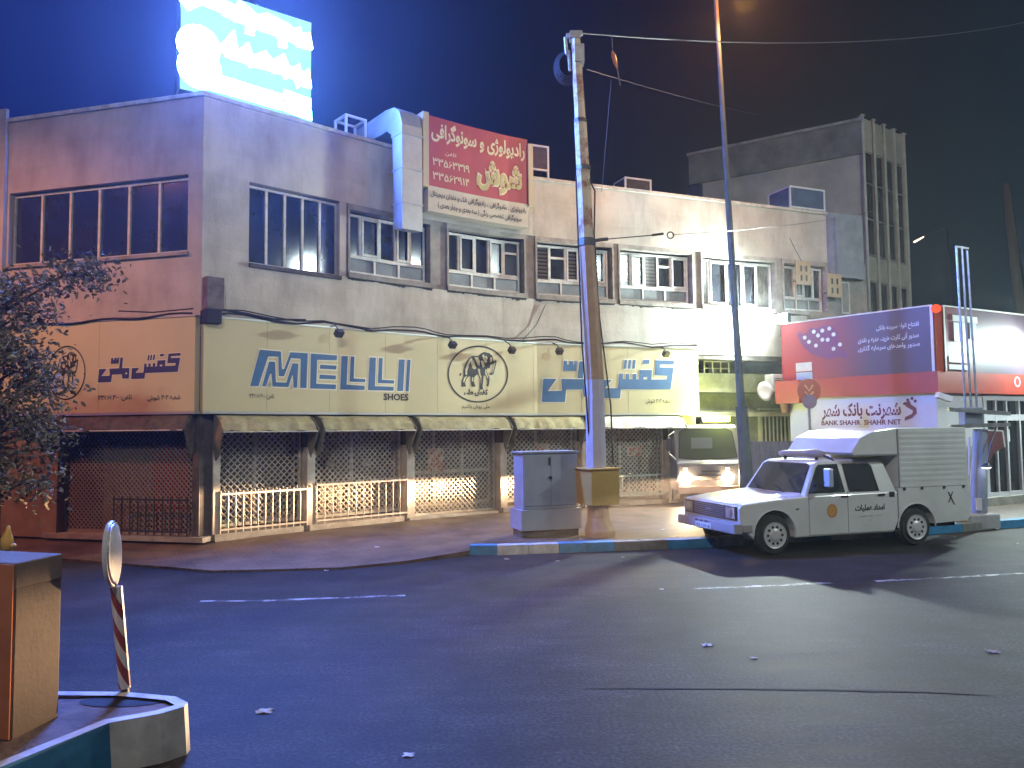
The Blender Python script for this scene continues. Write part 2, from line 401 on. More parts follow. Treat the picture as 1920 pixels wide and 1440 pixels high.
# pavement: front edge in pixels with its height
def paving():
    def ex(t, b):
        N = t.nodes; L = t.links; co = N.new('ShaderNodeTexCoord')
        rot = N.new('ShaderNodeMapping'); rot.inputs['Rotation'].default_value = (0, 0, R(-30)); L.new(co.outputs['Object'], rot.inputs[0])
        br = N.new('ShaderNodeTexBrick'); br.inputs['Scale'].default_value = 1; br.inputs['Brick Width'].default_value = .4; br.inputs['Row Height'].default_value = .4; br.offset = 0
        br.inputs['Mortar Size'].default_value = .008; br.inputs['Color1'].default_value = (.15, .105, .075, 1); br.inputs['Color2'].default_value = (.13, .09, .065, 1); br.inputs['Mortar'].default_value = (.09, .065, .05, 1)
        L.new(rot.outputs[0], br.inputs['Vector'])
        n = N.new('ShaderNodeTexNoise'); n.inputs['Scale'].default_value = 1.6; n.inputs['Detail'].default_value = 9; n.inputs['Roughness'].default_value = .7; L.new(co.outputs['Object'], n.inputs['Vector'])
        r = N.new('ShaderNodeValToRGB'); r.color_ramp.elements[0].position = .35; r.color_ramp.elements[1].position = .62
        r.color_ramp.elements[0].color = (.42, .38, .35, 1); r.color_ramp.elements[1].color = (1.1, 1.1, 1.1, 1); L.new(n.outputs[0], r.inputs[0])
        m1 = N.new('ShaderNodeMix'); m1.data_type = 'RGBA'; m1.blend_type = 'MULTIPLY'; m1.inputs[0].default_value = 1
        L.new(br.outputs[0], m1.inputs[6]); L.new(r.outputs[0], m1.inputs[7]); L.new(m1.outputs[2], b.inputs['Base Color'])
    return ex
pav = mat('pavement_slabs', (.2, .17, .14), .5, bump=.5, bscale=30, extra=paving())
edge = [(-700, 1040, .03), (-60, 1042, .03), (110, 1050, .03), (280, 1064, .03), (400, 1074, .03), (640, 1068, .03), (760, 1057, .04), (880, 1041, .07), (935, 1041, .14), (1280, 1029, .14), (1740, 1003, .14), (1880, 991, .14), (2100, 975, .14), (2700, 930, .14)]
E3 = [(G(x, y), h) for x, y, h in edge]
mb = MB(); vs = []
for p, h in E3:
    for k, (dy, z) in enumerate(((0.0, h), (.6, h * .7 + .03 if h < .1 else h), (2.6, .12), (9, .12), (60, .12))):
        vs.append(Vector((p.x + dy * .12, p.y + dy + (.17 if k == 0 and h > .1 else 0), z)))
n = len(E3)
mb.add(vs, [(i * 5 + k, (i + 1) * 5 + k, (i + 1) * 5 + k + 1, i * 5 + k + 1) for i in range(n - 1) for k in range(4)])
# drop face at the flush part of the edge
fv = []
for p, h in E3: fv += [Vector((p.x, p.y, h)), Vector((p.x, p.y, -.02))]
mb.add(fv, [(2 * i, 2 * i + 1, 2 * i + 3, 2 * i + 2) for i in range(7)])
tag(mb.build('pavement', pav, fix=False), kind='structure')
kblue = mat('blue_kerb_paint', (.04, .27, .52), .6, col2=(.03, .16, .32), nscale=5)
kwhite = mat('white_kerb_paint', (.62, .63, .62), .65, col2=(.36, .36, .36), nscale=5)
kgrey = mat('grey_kerb', (.22, .22, .2), .8, col2=(.13, .13, .12), nscale=5)
# kerb stones along the raised part
KB = [Vector((p.x, p.y)) for p, h in E3[7:]]
kerb = MB(); fm = []
KF = Fac(KB)
marks = [(880, 1), (932, 0), (1048, 1), (1152, 2), (1252, 1), (1340, 0), (1450, 1), (1560, 0), (1660, 1), (1806, 2), (1858, 0), (1874, 1), (1960, 0), (2080, 1), (2250, 0), (2500, 1)]
us = [(KF.hit(x, 1010)[0], c) for x, c in marks]; us[0] = (0.0, 1)
for (a, c), (b, _) in zip(us, us[1:]):
    nst = max(1, round((b - a) / .55))
    for k in range(nst):
        u0 = a + (b - a) * k / nst + .004; u1 = a + (b - a) * (k + 1) / nst - .004
        f0 = len(kerb.f); j = random.uniform(-.006, .006)
        KF.box(kerb, u0, u1, -.2, 0 + j, -.02, .14 + random.uniform(0, .006)); fm += [c] * (len(kerb.f) - f0)
tag(kerb.build('kerb', None, mats=[kwhite, kblue, kgrey], fm=fm, fix=False), kind='structure')

# traffic island at bottom left
isl = [G(355, 1437), G(352, 1422), G(335, 1330, .0)]
top = [(355, 1335), (300, 1305), (240, 1297), (110, 1297), (-300, 1300)]
ip = [G(x, y, .28) for x, y in ((-60, 1463), (50, 1418), (205, 1355), (300, 1338), (345, 1325), (352, 1317), (330, 1306), (290, 1302), (232, 1297), (105, 1296), (-200, 1300), (-900, 1310), (-900, 1600), (-300, 1560))]
mb = MB(); N_ = len(ip)
inn = []
cen = sum(ip, Vector()) / N_
ip2 = offset_poly([(p.x, p.y) for p in ip], -.07)
mb.poly([[(p.x, p.y) for p in ip], ip2], lambda u, v, th: Vector((u, v, .28)))
f1 = len(mb.f); fmi = [0] * f1
for i in range(N_):
    j = (i + 1) % N_; a, b = ip[i], ip[j]
    nseg = max(1, int((b - a).length / .5))
    for k in range(nseg):
        p = a.lerp(b, k / nseg); q = a.lerp(b, (k + 1) / nseg)
        o = Vector(((p - cen).x, (p - cen).y, 0)).normalized() * .02; o2 = Vector(((q - cen).x, (q - cen).y, 0)).normalized() * .02
        mb.add([p, q, Vector((q.x, q.y, -.02)) + o2, Vector((p.x, p.y, -.02)) + o], [(0, 1, 2, 3)])
        fmi.append(1 if i < 2 or (i == N_ - 1) else 0)
fmi = [0] * f1 + fmi[f1:]
tag(mb.build('island_kerb', None, mats=[kwhite, kblue], fm=fmi), kind='structure')
isoil = mat('island_mortar', (.22, .15, .13), .85, col2=(.10, .075, .065), nscale=3, bump=.6, bscale=20)
mb = MB(); mb.poly([[(p[0], p[1]) for p in ip2]], lambda u, v, th: Vector((u, v, .262)))
mb.poly([[(p[0], p[1]) for p in ip2]], lambda u, v, th: Vector((u, v, .0)))
tag(mb.build('island_top', isoil), kind='structure')

# ================================================================== CORNER BUILDING
bld = thing('corner_building', 'two-storey stone-clad corner building with a band of upper windows and shops below', 'building', (CA.x, CA.y, 0))
SE = ms(1552, 440)           # end of the parapet
SS = ms(1303, 700)           # end of the shops
# main facade pieces
def mfbox(name, m, u0, u1, o0, o1, z0, z1, par=bld, F_=MF):
    mb = MB(); F_.box(mb, u0, u1, o0, o1, z0, z1); return mb.build(name, m, par)
uW0 = ms(467, 420); uW1 = ms(637, 440); uB0 = ms(649, 460)
mb = MB()
MF.box(mb, .001, SE, -.25, 0, ZWT + .06, ZP)                       # parapet band
MF.box(mb, .001, uW0, -.25, 0, ZST - .1, ZWT + .06)
MF.box(mb, uW1, uB0, -.25, 0, ZWB - .12, ZWT + .06)
MF.box(mb, uW0, uB0, -.25, -.001, ZST - .1, ZWB - .12)
MF.box(mb, uB0, SE + 1.4, -.25, 0.0, ZST - .1, ZWB - .1)
mb.build('wall', stone, bld)
mb = MB(); MF.box(mb, -.02, SE + .02, -.30, .045, ZP, ZP + .07)
LF.box(mb, 0, LU + .02, -.30, .045, ZP, ZP + .07); mb.build('coping', coping, bld)
mb = MB(); lw0 = ls(16, 440); lw1 = ls(352, 420)
LF.box(mb, 0, LU, -.25, 0, ZWT + .04, ZP)
LF.box(mb, 0, lw0, -.25, 0, ZST - .1, ZWT + .04); LF.box(mb, lw1, LU, -.25, 0, ZST - .1, ZWT + .04)
LF.box(mb, lw0, lw1, -.25, -.001, ZST - .1, ZWB)
LF.box(mb, -4, ls(3), -.0, .06, .12, ZP + .25)                 # neighbouring bay
mb.build('side_wall', stone_l, bld)
# dark inside behind windows
mfbox('wall', near_black, 0, SE, -1.5, -1.3, ZST, ZP - .4); mfbox('wall', near_black, 0, LU, -1.5, -1.3, ZST, ZP - .4, F_=LF)
mb = MB(); MF.box(mb, .3, SE + 1.2, -1.4, -.26, ZST - .1, ZST); LF.box(mb, 0, LU - .3, -1.4, -.26, ZST - .1, ZST); mb.build('floor_slab', conc, bld)
mb = MB(); mb.poly([[(CA.x - .2, CA.y + .2), (-3.4, 14.9), (-1.5, 16.4), (.4, 17.6), (8.3, 20.9), (8, 32), (-17, 32), (-17, 16.2)]], lambda u, v, th: Vector((u, v, ZP - .35)))
mb.build('roof', darkc, bld, fix=False)

# --- windows of the long band
def blinds(t_, b):
    N = t_.nodes; L = t_.links; co = N.new('ShaderNodeTexCoord'); sp = N.new('ShaderNodeSeparateXYZ'); L.new(co.outputs['Object'], sp.inputs[0])
    m_ = N.new('ShaderNodeMath'); m_.operation = 'MULTIPLY'; m_.inputs[1].default_value = 11.5; L.new(sp.outputs['Z'], m_.inputs[0]); fr_ = N.new('ShaderNodeMath'); fr_.operation = 'FRACT'; L.new(m_.outputs[0], fr_.inputs[0])
    r = N.new('ShaderNodeValToRGB'); r.color_ramp.elements[0].position = .25; r.color_ramp.elements[0].color = (.025, .025, .028, 1); r.color_ramp.elements[1].position = .6; r.color_ramp.elements[1].color = (.13, .12, .11, 1)
    L.new(fr_.outputs[0], r.inputs[0]); L.new(r.outputs[0], b.inputs['Base Color'])
blindm = mat('slatted_blind_glass', (.1, .1, .1), .12, extra=blinds)
curtm = mat('curtained_glass', (.16, .15, .13), .15, col2=(.05, .05, .05), nscale=4, streak=5)
def window(F_, u0, u1, z0, z1, o, style, lower=True, alt=None):
    """aluminium window set into the wall: frame mesh with its panes as sub-parts"""
    fr = MB(); t = .05; w = u1 - u0
    def B(a, b, c, d, dep=.06): F_.box(fr, a, b, o - dep, o, c, d)
    B(u0, u1, z1 - t, z1); B(u0, u1, z0, z0 + t); B(u0, u0 + t, z0 + t, z1 - t); B(u1 - t, u1, z0 + t, z1 - t)
    panes = []; zm = z0
    if lower:
        zm = z0 + .30; B(u0 + t, u1 - t, zm, zm + .07, .065)
        for k in range(3):
            a = u0 + t + (w - 2 * t) * k / 3; b = u0 + t + (w - 2 * t) * (k + 1) / 3
            if k: B(a - .022, a + .022, z0 + t, zm)
            panes.append((a, b, z0 + t, zm, glassf))
    zl = zm + (.07 if lower else t)
    xs = style[0]; ls_ = len(xs)
    for k in range(ls_ - 1):
        a = u0 + t + (w - 2 * t) * xs[k]; b = u0 + t + (w - 2 * t) * xs[k + 1]
        if k: B(a - .028, a + .028, zl, z1 - t, .07)
        kind = style[1][k]
        if kind == 'h':
            zz = zl + (z1 - t - zl) * .66; B(a + .028, b - .028, zz, zz + .05); B(a + .028, b - .028, zl, zl + .03, .03)
        if kind == 's':     # sash proud of the frame
            F_.box(fr, a + .028, b - .028, o, o + .02, z1 - t - .04, z1 - t); F_.box(fr, a + .028, b - .028, o, o + .02, zl, zl + .05)
            F_.box(fr, a + .028, a + .065, o, o + .02, zl + .05, z1 - t - .04); F_.box(fr, b - .065, b - .028, o, o + .02, zl + .05, z1 - t - .04)
        panes.append((a, b, zl, z1 - t, (alt or {}).get(k, glass)))
    wi = fr.build('window', alu, bld)
    for a, b, c, d, m in panes:
        p = MB(); j = random.uniform(-.012, .012)
        p.hexa([F_.P(a, o - .045 + j, c), F_.P(b, o - .045 - j, c), F_.P(b, o - .055 - j, c), F_.P(a, o - .055 + j, c)],
               [F_.P(a, o - .045 + j, d), F_.P(b, o - .045 - j, d), F_.P(b, o - .055 - j, d), F_.P(a, o - .055 + j, d)])
        p.build('pane', m, wi)
    return wi
bands = [(652, 810, 470), (838, 986, 490), (1004, 1151, 500), (1160, 1301, 515), (1315, 1457, 530), (1468, 1552, 535)]
sty = [([0, .14, .40, .62, .82, 1], 'pspsp'), ([0, .15, .38, .58, .80, 1], 'pspsh'.replace('ph', 'hs')), ([0, .17, .40, .60, .82, 1], 'phsps'), ([0, .15, .36, .56, .76, 1], 'psphs'), ([0, .10, .36, .58, .80, 1], 'pspsp'), ([0, .3, .55, .8, 1], 'pspp')]
bu = [(ms(a, y), ms(b, y)) for a, b, y in bands]
for (u0, u1), st, i in zip(bu, sty, range(6)):
    window(MF, u0 + .06, u1 - .10, ZWB + .02, ZWT - .10, -.12, st, lower=i not in (4,), alt=[{}, {3: curtm}, {0: blindm, 2: blindm}, {0: blindm, 1: blindm, 2: blindm}, {0: curtm, 4: curtm}, {0: curtm, 1: curtm}][i])
# reveal frames round each bay and piers between them
prev = uB0
for u0, u1 in bu + [(SE + 1.35, SE + 1.4)]:
    if u0 - prev > .03: mfbox('pier', render_m, prev, u0, -.24, -.03, ZWB - .1, ZWT + .06)
    prev = u1
for k, (u0, u1) in enumerate(bu):
    fr = MB(); MF.box(fr, u0, u1, -.2, -.002, ZWT - .05, ZWT + .06)
    MF.box(fr, u0, u0 + .045, -.2, .012, ZWB, ZWT - .05); MF.box(fr, u1 - .045, u1, -.2, .012, ZWB, ZWT - .05)
    MF.box(fr, u0, u1 + .02, -.2, .05, ZWB - .1, ZWB); fr.build('window_surround', conc if k > 1 else render_m, bld)
for k, (u0, u1) in enumerate(bu):
    vs = []; n = 40
    for q in range(n + 1):
        u = u0 + (u1 - u0) * q / n; vs += [MF.P(u, .004, ZWB - .10), MF.P(u, .004, ZWB - .115 - (.012 + .012 * math.sin(q * .35 + k) + abs(random.gauss(0, .006))) - (.03 if random.random() < .05 else 0))]
    mb = MB(); mb.add(vs, [(2 * q, 2 * q + 1, 2 * q + 3, 2 * q + 2) for q in range(n)]); mb.build('chipped_edge', near_black, bld, fix=False)
# first big dark window (near the corner) and the side window
def bigwin(F_, u0, u1, z0, z1, n, o=-.1):
    fr = MB(); t = .045
    F_.box(fr, u0, u1, o - .05, o, z1 - t, z1); F_.box(fr, u0, u1, o - .05, o, z0, z0 + t)
    for k in range(n + 1):
        u = u0 + (u1 - u0) * k / n; a = max(u - .022, u0); b = min(u + .022, u1)
        F_.box(fr, a, b, o - .045, o + .01, z0 + t, z1 - t)
    wi = fr.build('window', alu, bld)
    for k in range(n):
        a = u0 + (u1 - u0) * k / n + .02; b = u0 + (u1 - u0) * (k + 1) / n - .02
        p = MB(); F_.box(p, a, b, o - .05, o - .03, z0 + t - .01, z1 - t + .01); p.build('pane', glass, wi)
bigwin(MF, uW0 + .01, uW1 - .02, ZWB - .1, ZWT + .03, 5)
bigwin(LF, lw0 + .02, lw1 - .02, ZWB + .01, ZWT + .02, 6)
mfbox('sill', conc, lw0 - .03, lw1 + .03, -.2, .05, ZWB - .06, ZWB, F_=LF)
mfbox('sill', darkc, uW0, uW1 + .02, -.2, .05, ZWB - .17, ZWB - .1)

# --- ground floor under the signs
zc = 2.26
doors = [(413, 574), (591, 761), (779, 936), (952, 1090), (1134, 1254)]
pils = [(398, 412, 0.0), (575, 590, 0), (762, 777, 0), (938, 951, 0), (1092, 1102, 0), (1255, 1270, 0)]
us_p = [(ms(a, 930), ms(b, 930)) for a, b, _ in pils]
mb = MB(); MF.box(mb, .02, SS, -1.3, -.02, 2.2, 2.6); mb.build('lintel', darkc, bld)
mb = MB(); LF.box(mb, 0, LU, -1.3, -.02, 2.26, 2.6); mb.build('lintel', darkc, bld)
ss = .02
for a, b in us_p:
    mb = MB(); MF.box(mb, a, b, -.35, .02, .12, 1.62); mb.build('pillar', pillar, bld, bevel=.008)
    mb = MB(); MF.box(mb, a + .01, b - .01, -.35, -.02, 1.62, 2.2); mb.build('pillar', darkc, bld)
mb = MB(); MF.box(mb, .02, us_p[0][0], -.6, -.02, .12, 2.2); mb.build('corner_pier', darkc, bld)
mb = MB(); MF.box(mb, us_p[-1][1], SS, -.6, -.02, .12, 2.2); mb.build('corner_pier', render_m, bld)
shopback = mat('shop_interior', (.40, .34, .26), .9, col2=(.2, .16, .12), nscale=3)
shopfl = mat('shop_display', (.3, .25, .18), .7, col2=(.04, .03, .03), nscale=7, contrast=(.44, .56))
mb = MB(); MF.box(mb, .02, SS, -1.3, -1.2, .12, 2.2); mb.build('wall', shopback, bld)
mb = MB(); MF.box(mb, .02, SS, -1.2, -.35, .12, .30); mb.build('plinth', conc, bld)
def shutter(F_, u0, u1, z0, z1, o, m, cell=.115, zsolid=None):
    mb = MB(); n = int((u1 - u0 + (z1 - z0)) / cell) + 1; h = z1 - z0; w = u1 - u0; t = .006
    for sgn in (1, -1):
        for k in range(n):
            c = k * cell
            a0 = c - h if c > h else 0; z_a = h if c > h else c
            p = (max(0, c - h), min(h, c)); q = (min(w, c), max(0, c - w))
            if q[0] - p[0] < .02: continue
            f = (lambda x: u0 + x) if sgn > 0 else (lambda x: u1 - x)
            A = F_.P(f(p[0]), o + sgn * .006, z0 + p[1]); B = F_.P(f(q[0]), o + sgn * .006, z0 + q[1])
            mb.bar(A, B, .017, .015)
    for k in range(2): F_.box(mb, u0 if k == 0 else u1 - .04, u0 + .04 if k == 0 else u1, o - .03, o + .03, z0, z1)
    F_.box(mb, u0, u1, o - .02, o + .02, z0, z0 + .05)
    return mb.build('shutter', m, bld)
shut = mat('shutter_steel', (.58, .55, .47), .55, metal=.05, col2=(.40, .37, .31), nscale=7)
glassshop = mat('shop_glass', (.02, .02, .022), .04, spec=.9)
# see-through shop glass
def shopglass():
    m = bpy.data.materials.new('clear_shop_glass'); m.use_nodes = True; t = m.node_tree; b = t.nodes['Principled BSDF']
    b.inputs['Base Color'].default_value = (.5, .5, .5, 1); b.inputs['Roughness'].default_value = .06; b.inputs['Alpha'].default_value = .35
    return m
sg = shopglass()
poster = mat('shop_poster', (.42, .12, .07), .6, col2=(.55, .5, .4), nscale=9, contrast=(.48, .52))
posterw = mat('pale_poster', (.5, .5, .45), .6, col2=(.2, .2, .2), nscale=14, contrast=(.48, .52))
leather = [mat('shoe_%s' % k, c, .45) for k, c in (('brown', (.16, .07, .03)), ('black', (.02, .02, .02)), ('cream', (.45, .38, .28)), ('tan', (.3, .18, .09)))]
def shoe(mb, p, a, s=.24):
    M = Matrix.Translation(p) @ Matrix.Rotation(a, 4, 'Z'); L_ = s; n = 7
    prof = [(0, .030, .085), (.12, .036, .10), (.3, .036, .095), (.45, .032, .07), (.62, .038, .05), (.85, .036, .035), (1, .012, .02)]
    b = len(mb.v)
    for x, hw, h in prof:
        for q in ((-hw, 0), (hw, 0), (hw * .8, h), (-hw * .8, h)): mb.v.append(M @ Vector((x * L_, q[0], q[1])))
    for i in range(n - 1):
        for k in range(4): mb.f.append((b + 4 * i + k, b + 4 * i + (k + 1) % 4, b + 4 * i + 4 + (k + 1) % 4, b + 4 * i + 4 + k))
    mb.f += [(b, b + 1, b + 2, b + 3), (b + 4 * n - 1, b + 4 * n - 2, b + 4 * n - 3, b + 4 * n - 4)]
doorU = []
for i in range(5):
    u0 = us_p[i][1] + .02; u1 = us_p[i + 1][0] - .02
    if i == 3: u1 = us_p[4][0] - .02
    doorU.append((u0, u1))
    shutter(MF, u0, u1, .30 if i != 2 else .16, 2.2, -.22, shut)
    # frame and glass
    fr = MB(); o = -.42
    MF.box(fr, u0, u1, o - .05, o, 2.12, 2.2); MF.box(fr, u0, u1, o - .05, o, .3, .38)
    nn = 2 if i != 2 else 3
    for k in range(nn + 1):
        u = u0 + (u1 - u0) * k / nn; MF.box(fr, max(u0, u - .03), min(u1, u + .03), o - .05, o + .01, .38, 2.12)
    if i == 2: MF.box(fr, u0 + .03, u1 - .03, o - .04, o, 1.0, 1.07)
    wi = fr.build('shop_window', alu if i != 2 else shut, bld)
    p = MB(); MF.box(p, u0 + .02, u1 - .02, o - .04, o - .03, .36, 2.14); p.build('pane', sg, wi)
    sh = MB()
    for z in (.45, .85, 1.25, 1.65): MF.box(sh, u0 + .03, u1 - .03, -1.15, -.7 if z < 1.5 else -.9, z, z + .02)
    sh.build('display_shelf', conc, wi)
    for j, m in enumerate(leather):
        sm = MB(); u = u0 + .15 + j * .06
        for z in (.47, .87, 1.27, 1.67, .30):
            u = u0 + .12 + random.uniform(0, .2)
            while u < u1 - .15:
                shoe(sm, MF.P(u, -.85 + random.uniform(-.1, .12), z), random.uniform(-2.4, -1.2)); u += random.uniform(.35, .65)
        sm.build('shoe_display', m, wi)
# posters behind the mesh
for (x, y, w, h, m, l) in ((619, 872, 13, 13, posterw, 0), (687, 867, 13, 13, posterw, 0), (1016, 841, 26, 24, poster, 0), (1190, 846, 30, 20, poster, 0), (818, 862, 28, 44, poster, 0)):
    u, z = MF.hit(x, y, -.4); k = 16.5 / F
    p = MB(); MF.box(p, u - w * k * .6, u + w * k * .6, -.415, -.405, z - h * k / 2, z + h * k / 2)
    o = p.build('shop_notice', m); tag(o, {619: 'small square pale notice on the dark glass of the second shop, left one', 687: 'small square pale notice on the dark glass of the second shop, right one', 1016: 'reddish square poster in the shop window behind the grey cabinet', 1190: 'orange and white poster in the shop window right of the big pole', 818: 'tall framed red poster on the third shop door'}[x], 'poster')
# --- side (left) shop
su0, su1 = ls(116, 900, -.1), ls(366, 900, -.1)
mb = MB(); LF.box(mb, su1, LU, -.5, -.02, .12, 2.26); LF.box(mb, 0, su0 - 1.2, -.5, -.02, .12, 2.26); mb.build('corner_pier', darkc, bld)
mb = MB(); LF.box(mb, su0 - 1.2, su0, -.5, 0.0, .12, 2.26); mb.build('side_wall', mat('ochre_wall', (.28, .20, .12), .8, col2=(.19, .13, .08), nscale=3), bld)
shutter(LF, su0, su1, .2, 2.22, -.18, mat('dark_shutter', (.26, .22, .18), .6, metal=.1), .09)
def lp(px0, px1, py0, py1, o, m, name):
    a = LF.hit(px0, (py0 + py1) / 2, o); b = LF.hit(px1, (py0 + py1) / 2, o); z1 = LF.hit((px0 + px1) / 2, py0, o)[1]; z0 = LF.hit((px0 + px1) / 2, py1, o)[1]
    p = MB(); LF.box(p, a[0], b[0], o - .03, o, max(z0, .13), z1); return p.build(name, m, bld)
lp(124, 190, 845, 1010, -.30, navy, 'door_panel'); lp(287, 366, 835, 1010, -.30, redp, 'door_panel')
lp(194, 284, 836, 1010, -.34, mat('grey_shop_panel', (.36, .32, .27), .7, col2=(.18, .15, .13), nscale=4), 'door_panel')
mb = MB(); LF.box(mb, su0, su1, -.5, -.4, .12, 2.26); mb.build('side_wall', near_black, bld)
mb = MB(); LF.box(mb, su0 - .2, su1 + .3, -.5, .1, .12, .2); mb.build('plinth', conc, bld)

# --- recessed bay right of the shops (under the upper floor)
lowst = mat('pale_green_render', (.42, .43, .36), .85, col2=(.26, .26, .22), nscale=2.5, bump=.3)
ux = ms(1470, 700)
mb = MB(); MF.box(mb, SS, ux + 2.2, -1.6, -1.45, 2.30, ZST); mb.build('recess_wall', lowst, bld)
mb = MB(); MF.box(mb, SS, ux + 2.2, -1.45, -.5, 2.82, 2.92); MF.box(mb, SS, ux + 2.2, -.62, -.5, 2.92, 3.3); mb.build('balcony', lowst, bld)
mb = MB(); MF.box(mb, SS, ux + 2.2, -.55, -.40, 2.18, 2.30); MF.box(mb, SS, ux + 2.2, -1.45, -.8, 2.3, 2.36); mb.build('beam', lowst, bld)
mb = MB(); MF.box(mb, ms(1392, 800), ux + 2.2, -1.2, -1.0, .12, 2.18); mb.build('recess_wall', lowst, bld)
mb = MB(); MF.box(mb, SS, ux + 2.2, -.3, -.02, 3.60, 3.72); mb.build('soffit_shade_band', darkc, bld)  # dark band: shadow under the upper floor is put into its colour
# passage walls going back behind the truck
mb = MB()
pa = MF.P(SS + .02, -.6, 0); pb = MF.P(ms(1392, 800), -1.0, 0); bk = Vector((1.2, 9, 0))
for q in (pa, pb):
    mb.hexa([q, q + Vector((.12, 0, 0)), q + bk + Vector((.12, 0, 0)), q + bk], [v + Vector((0, 0, 2.2)) for v in (q, q + Vector((.12, 0, 0)), q + bk + Vector((.12, 0, 0)), q + bk)])
mb.hexa([pa + bk, pb + bk, pb + bk + Vector((0, .1, 0)), pa + bk + Vector((0, .1, 0))], [v + Vector((0, 0, 2.2)) for v in (pa + bk, pb + bk, pb + bk + Vector((0, .1, 0)), pa + bk + Vector((0, .1, 0)))])
mb.build('passage_wall', render_m, bld)
# barred balcony opening and louvre window
def mgrid(mb, F_, u0, u1, z0, z1, o, nx, nz, w=.025):
    for k in range(nx + 1):
        u = u0 + (u1 - u0) * k / nx; F_.box(mb, u - w / 2, u + w / 2, o, o + w, z0, z1)
    for k in range(nz + 1):
        z = z0 + (z1 - z0) * k / nz; F_.box(mb, u0, u1, o + .001, o + w - .001, z - w / 2, z + w / 2)
u0, u1 = ms(1322, 680, -.5), ms(1368, 680, -.5)
mb = MB(); mgrid(mb, MF, u0, u1, 3.25, 3.6, -.55, 3, 2); mb.build('window_grille', whitef, bld)
mb = MB(); MF.box(mb, u0 - .3, u1, -1.44, -1.40, 3.1, 3.6); mb.build('window', glass, bld)
u0, u1 = ms(1428, 800, -.95), ms(1486, 800, -.95); z1 = MF.hit(1450, 772, -.95)[1]; z0 = MF.hit(1450, 835, -.95)[1] - .4
mb = MB(); mgrid(mb, MF, u0, u1, z0, z1, -.96, 8, 1, .03); MF.box(mb, u0 - .08, u1 + .08, -1.0, -.9, z1, z1 + .09); MF.box(mb, u0 - .08, u0 - .02, -1.0, -.9, z0, z1); MF.box(mb, u1 + .02, u1 + .08, -1.0, -.9, z0, z1)
wi = mb.build('window', whitef, bld); mb = MB(); MF.box(mb, u0, u1, -.995, -.975, z0, z1); mb.build('pane', glassf, wi)

# --- far right end of the block: duct-like pier, glazed bay
u0 = ms(1550, 450); u1 = ms(1612, 450)
mb = MB(); MF.box(mb, u0 + .005, u1, -.5, .12, ZWT - .35, ZP + .05); MF.box(mb, u0 + .15, u1 - .3, .12, .2, ZWT - .35, ZP - .1)
mb.build('end_pier', mat('blue_grey_metal', (.22, .25, .30), .6, col2=(.15, .17, .2), nscale=3), bld)
window(MF, u0 + .05, u1 - .02, ZWB - .05, ZWT - .36, -.05, ([0, .35, .7, 1], 'psp'), lower=False)
mb = MB(); MF.box(mb, SE - .8, u1 + .3, -.3, .12, ZWB - .2, ZWB - .1); MF.box(mb, SE + .0, u1 + .3, -.3, .0, ZST, ZWB - .2); mb.build('sill', conc, bld)

# ================================================================== SHOP SIGNS
def signthing(name, label, F_, u0, u1, z0, z1, o0, o1, m, loc, trim):
    t = thing(name, label, 'shop sign', loc)
    mb = MB(); F_.box(mb, u0, u1, o0, o1, z0, z1); mb.build('board', m, t)
    mb = MB(); F_.box(mb, u0, u1 + .01, o0, o1 + .02, z0 - .045, z0 - .002); F_.box(mb, u0, u1 + .01, o0, o1 + .015, z1 + .002, z1 + .03)
    mb.build('trim', trim, t)
    return t
SO = .14
trimm = mat('aluminium_trim', (.7, .7, .66), .3, metal=.6)
ms1 = signthing('shop_sign', 'long cream shop sign with blue lettering and elephant emblem above the shuttered shops', MF, .0, SS + .0, ZSB, ZST, .01, SO, cream, MF.P(2, .1, ZSB), trimm)
ls1 = signthing('shop_sign', 'side shop sign in orange light with dark blue lettering and part of a round emblem', LF, 0, LU - .0, ZSB, ZST, .01, SO, cream, LF.P(LU - 2, .1, ZSB), trimm)
OM = SO + .006
def tr(crop, sc, F_, o):     # zoom-crop pixels -> facade u,z
    def f(p):
        return F_.hit(crop[0] + p[0] / sc, crop[1] + p[1] / sc, o)
    return f
melli = [[(105, 460), (205, 85), (422, 105), (432, 285), (455, 285), (518, 112), (698, 122), (685, 480), (620, 480), (625, 180), (525, 172), (452, 360), (400, 358), (395, 158), (290, 155), (190, 460)],
 [(228, 462), (300, 208), (362, 210), (370, 420), (478, 425), (540, 225), (600, 230), (588, 478), (552, 478), (545, 350), (535, 350), (498, 470), (335, 465), (325, 335), (310, 335), (268, 462)],
 [(730, 125), (998, 145), (996, 195), (795, 190), (785, 435), (988, 445), (985, 492), (722, 485)], [(825, 240), (995, 250), (990, 290), (822, 282)], [(820, 342), (988, 352), (985, 392), (815, 385)],
 [(1045, 150), (1110, 152), (1098, 445), (1285, 458), (1280, 500), (1032, 495)], [(1140, 155), (1178, 157), (1170, 382), (1290, 388), (1288, 420), (1128, 415)],
 [(1335, 165), (1398, 168), (1388, 460), (1582, 468), (1578, 508), (1318, 502)], [(1430, 170), (1468, 172), (1460, 395), (1588, 402), (1582, 435), (1418, 430)],
 [(1635, 185), (1695, 188), (1678, 512), (1618, 510)], [(1722, 188), (1755, 190), (1735, 515), (1703, 513)]]
f = tr((450, 640), 5.486, MF, OM)
mb = MB(); mo = MB()
for p in melli:
    q = [f(x) for x in p]
    mb.poly([q], MF.fn(OM)); mo.poly([offset_poly(q, .022)], MF.fn(SO + .003))
mb.build('lettering', blue_l, ms1, fix=False); mo.build('lettering_outline', outl, ms1, fix=False)
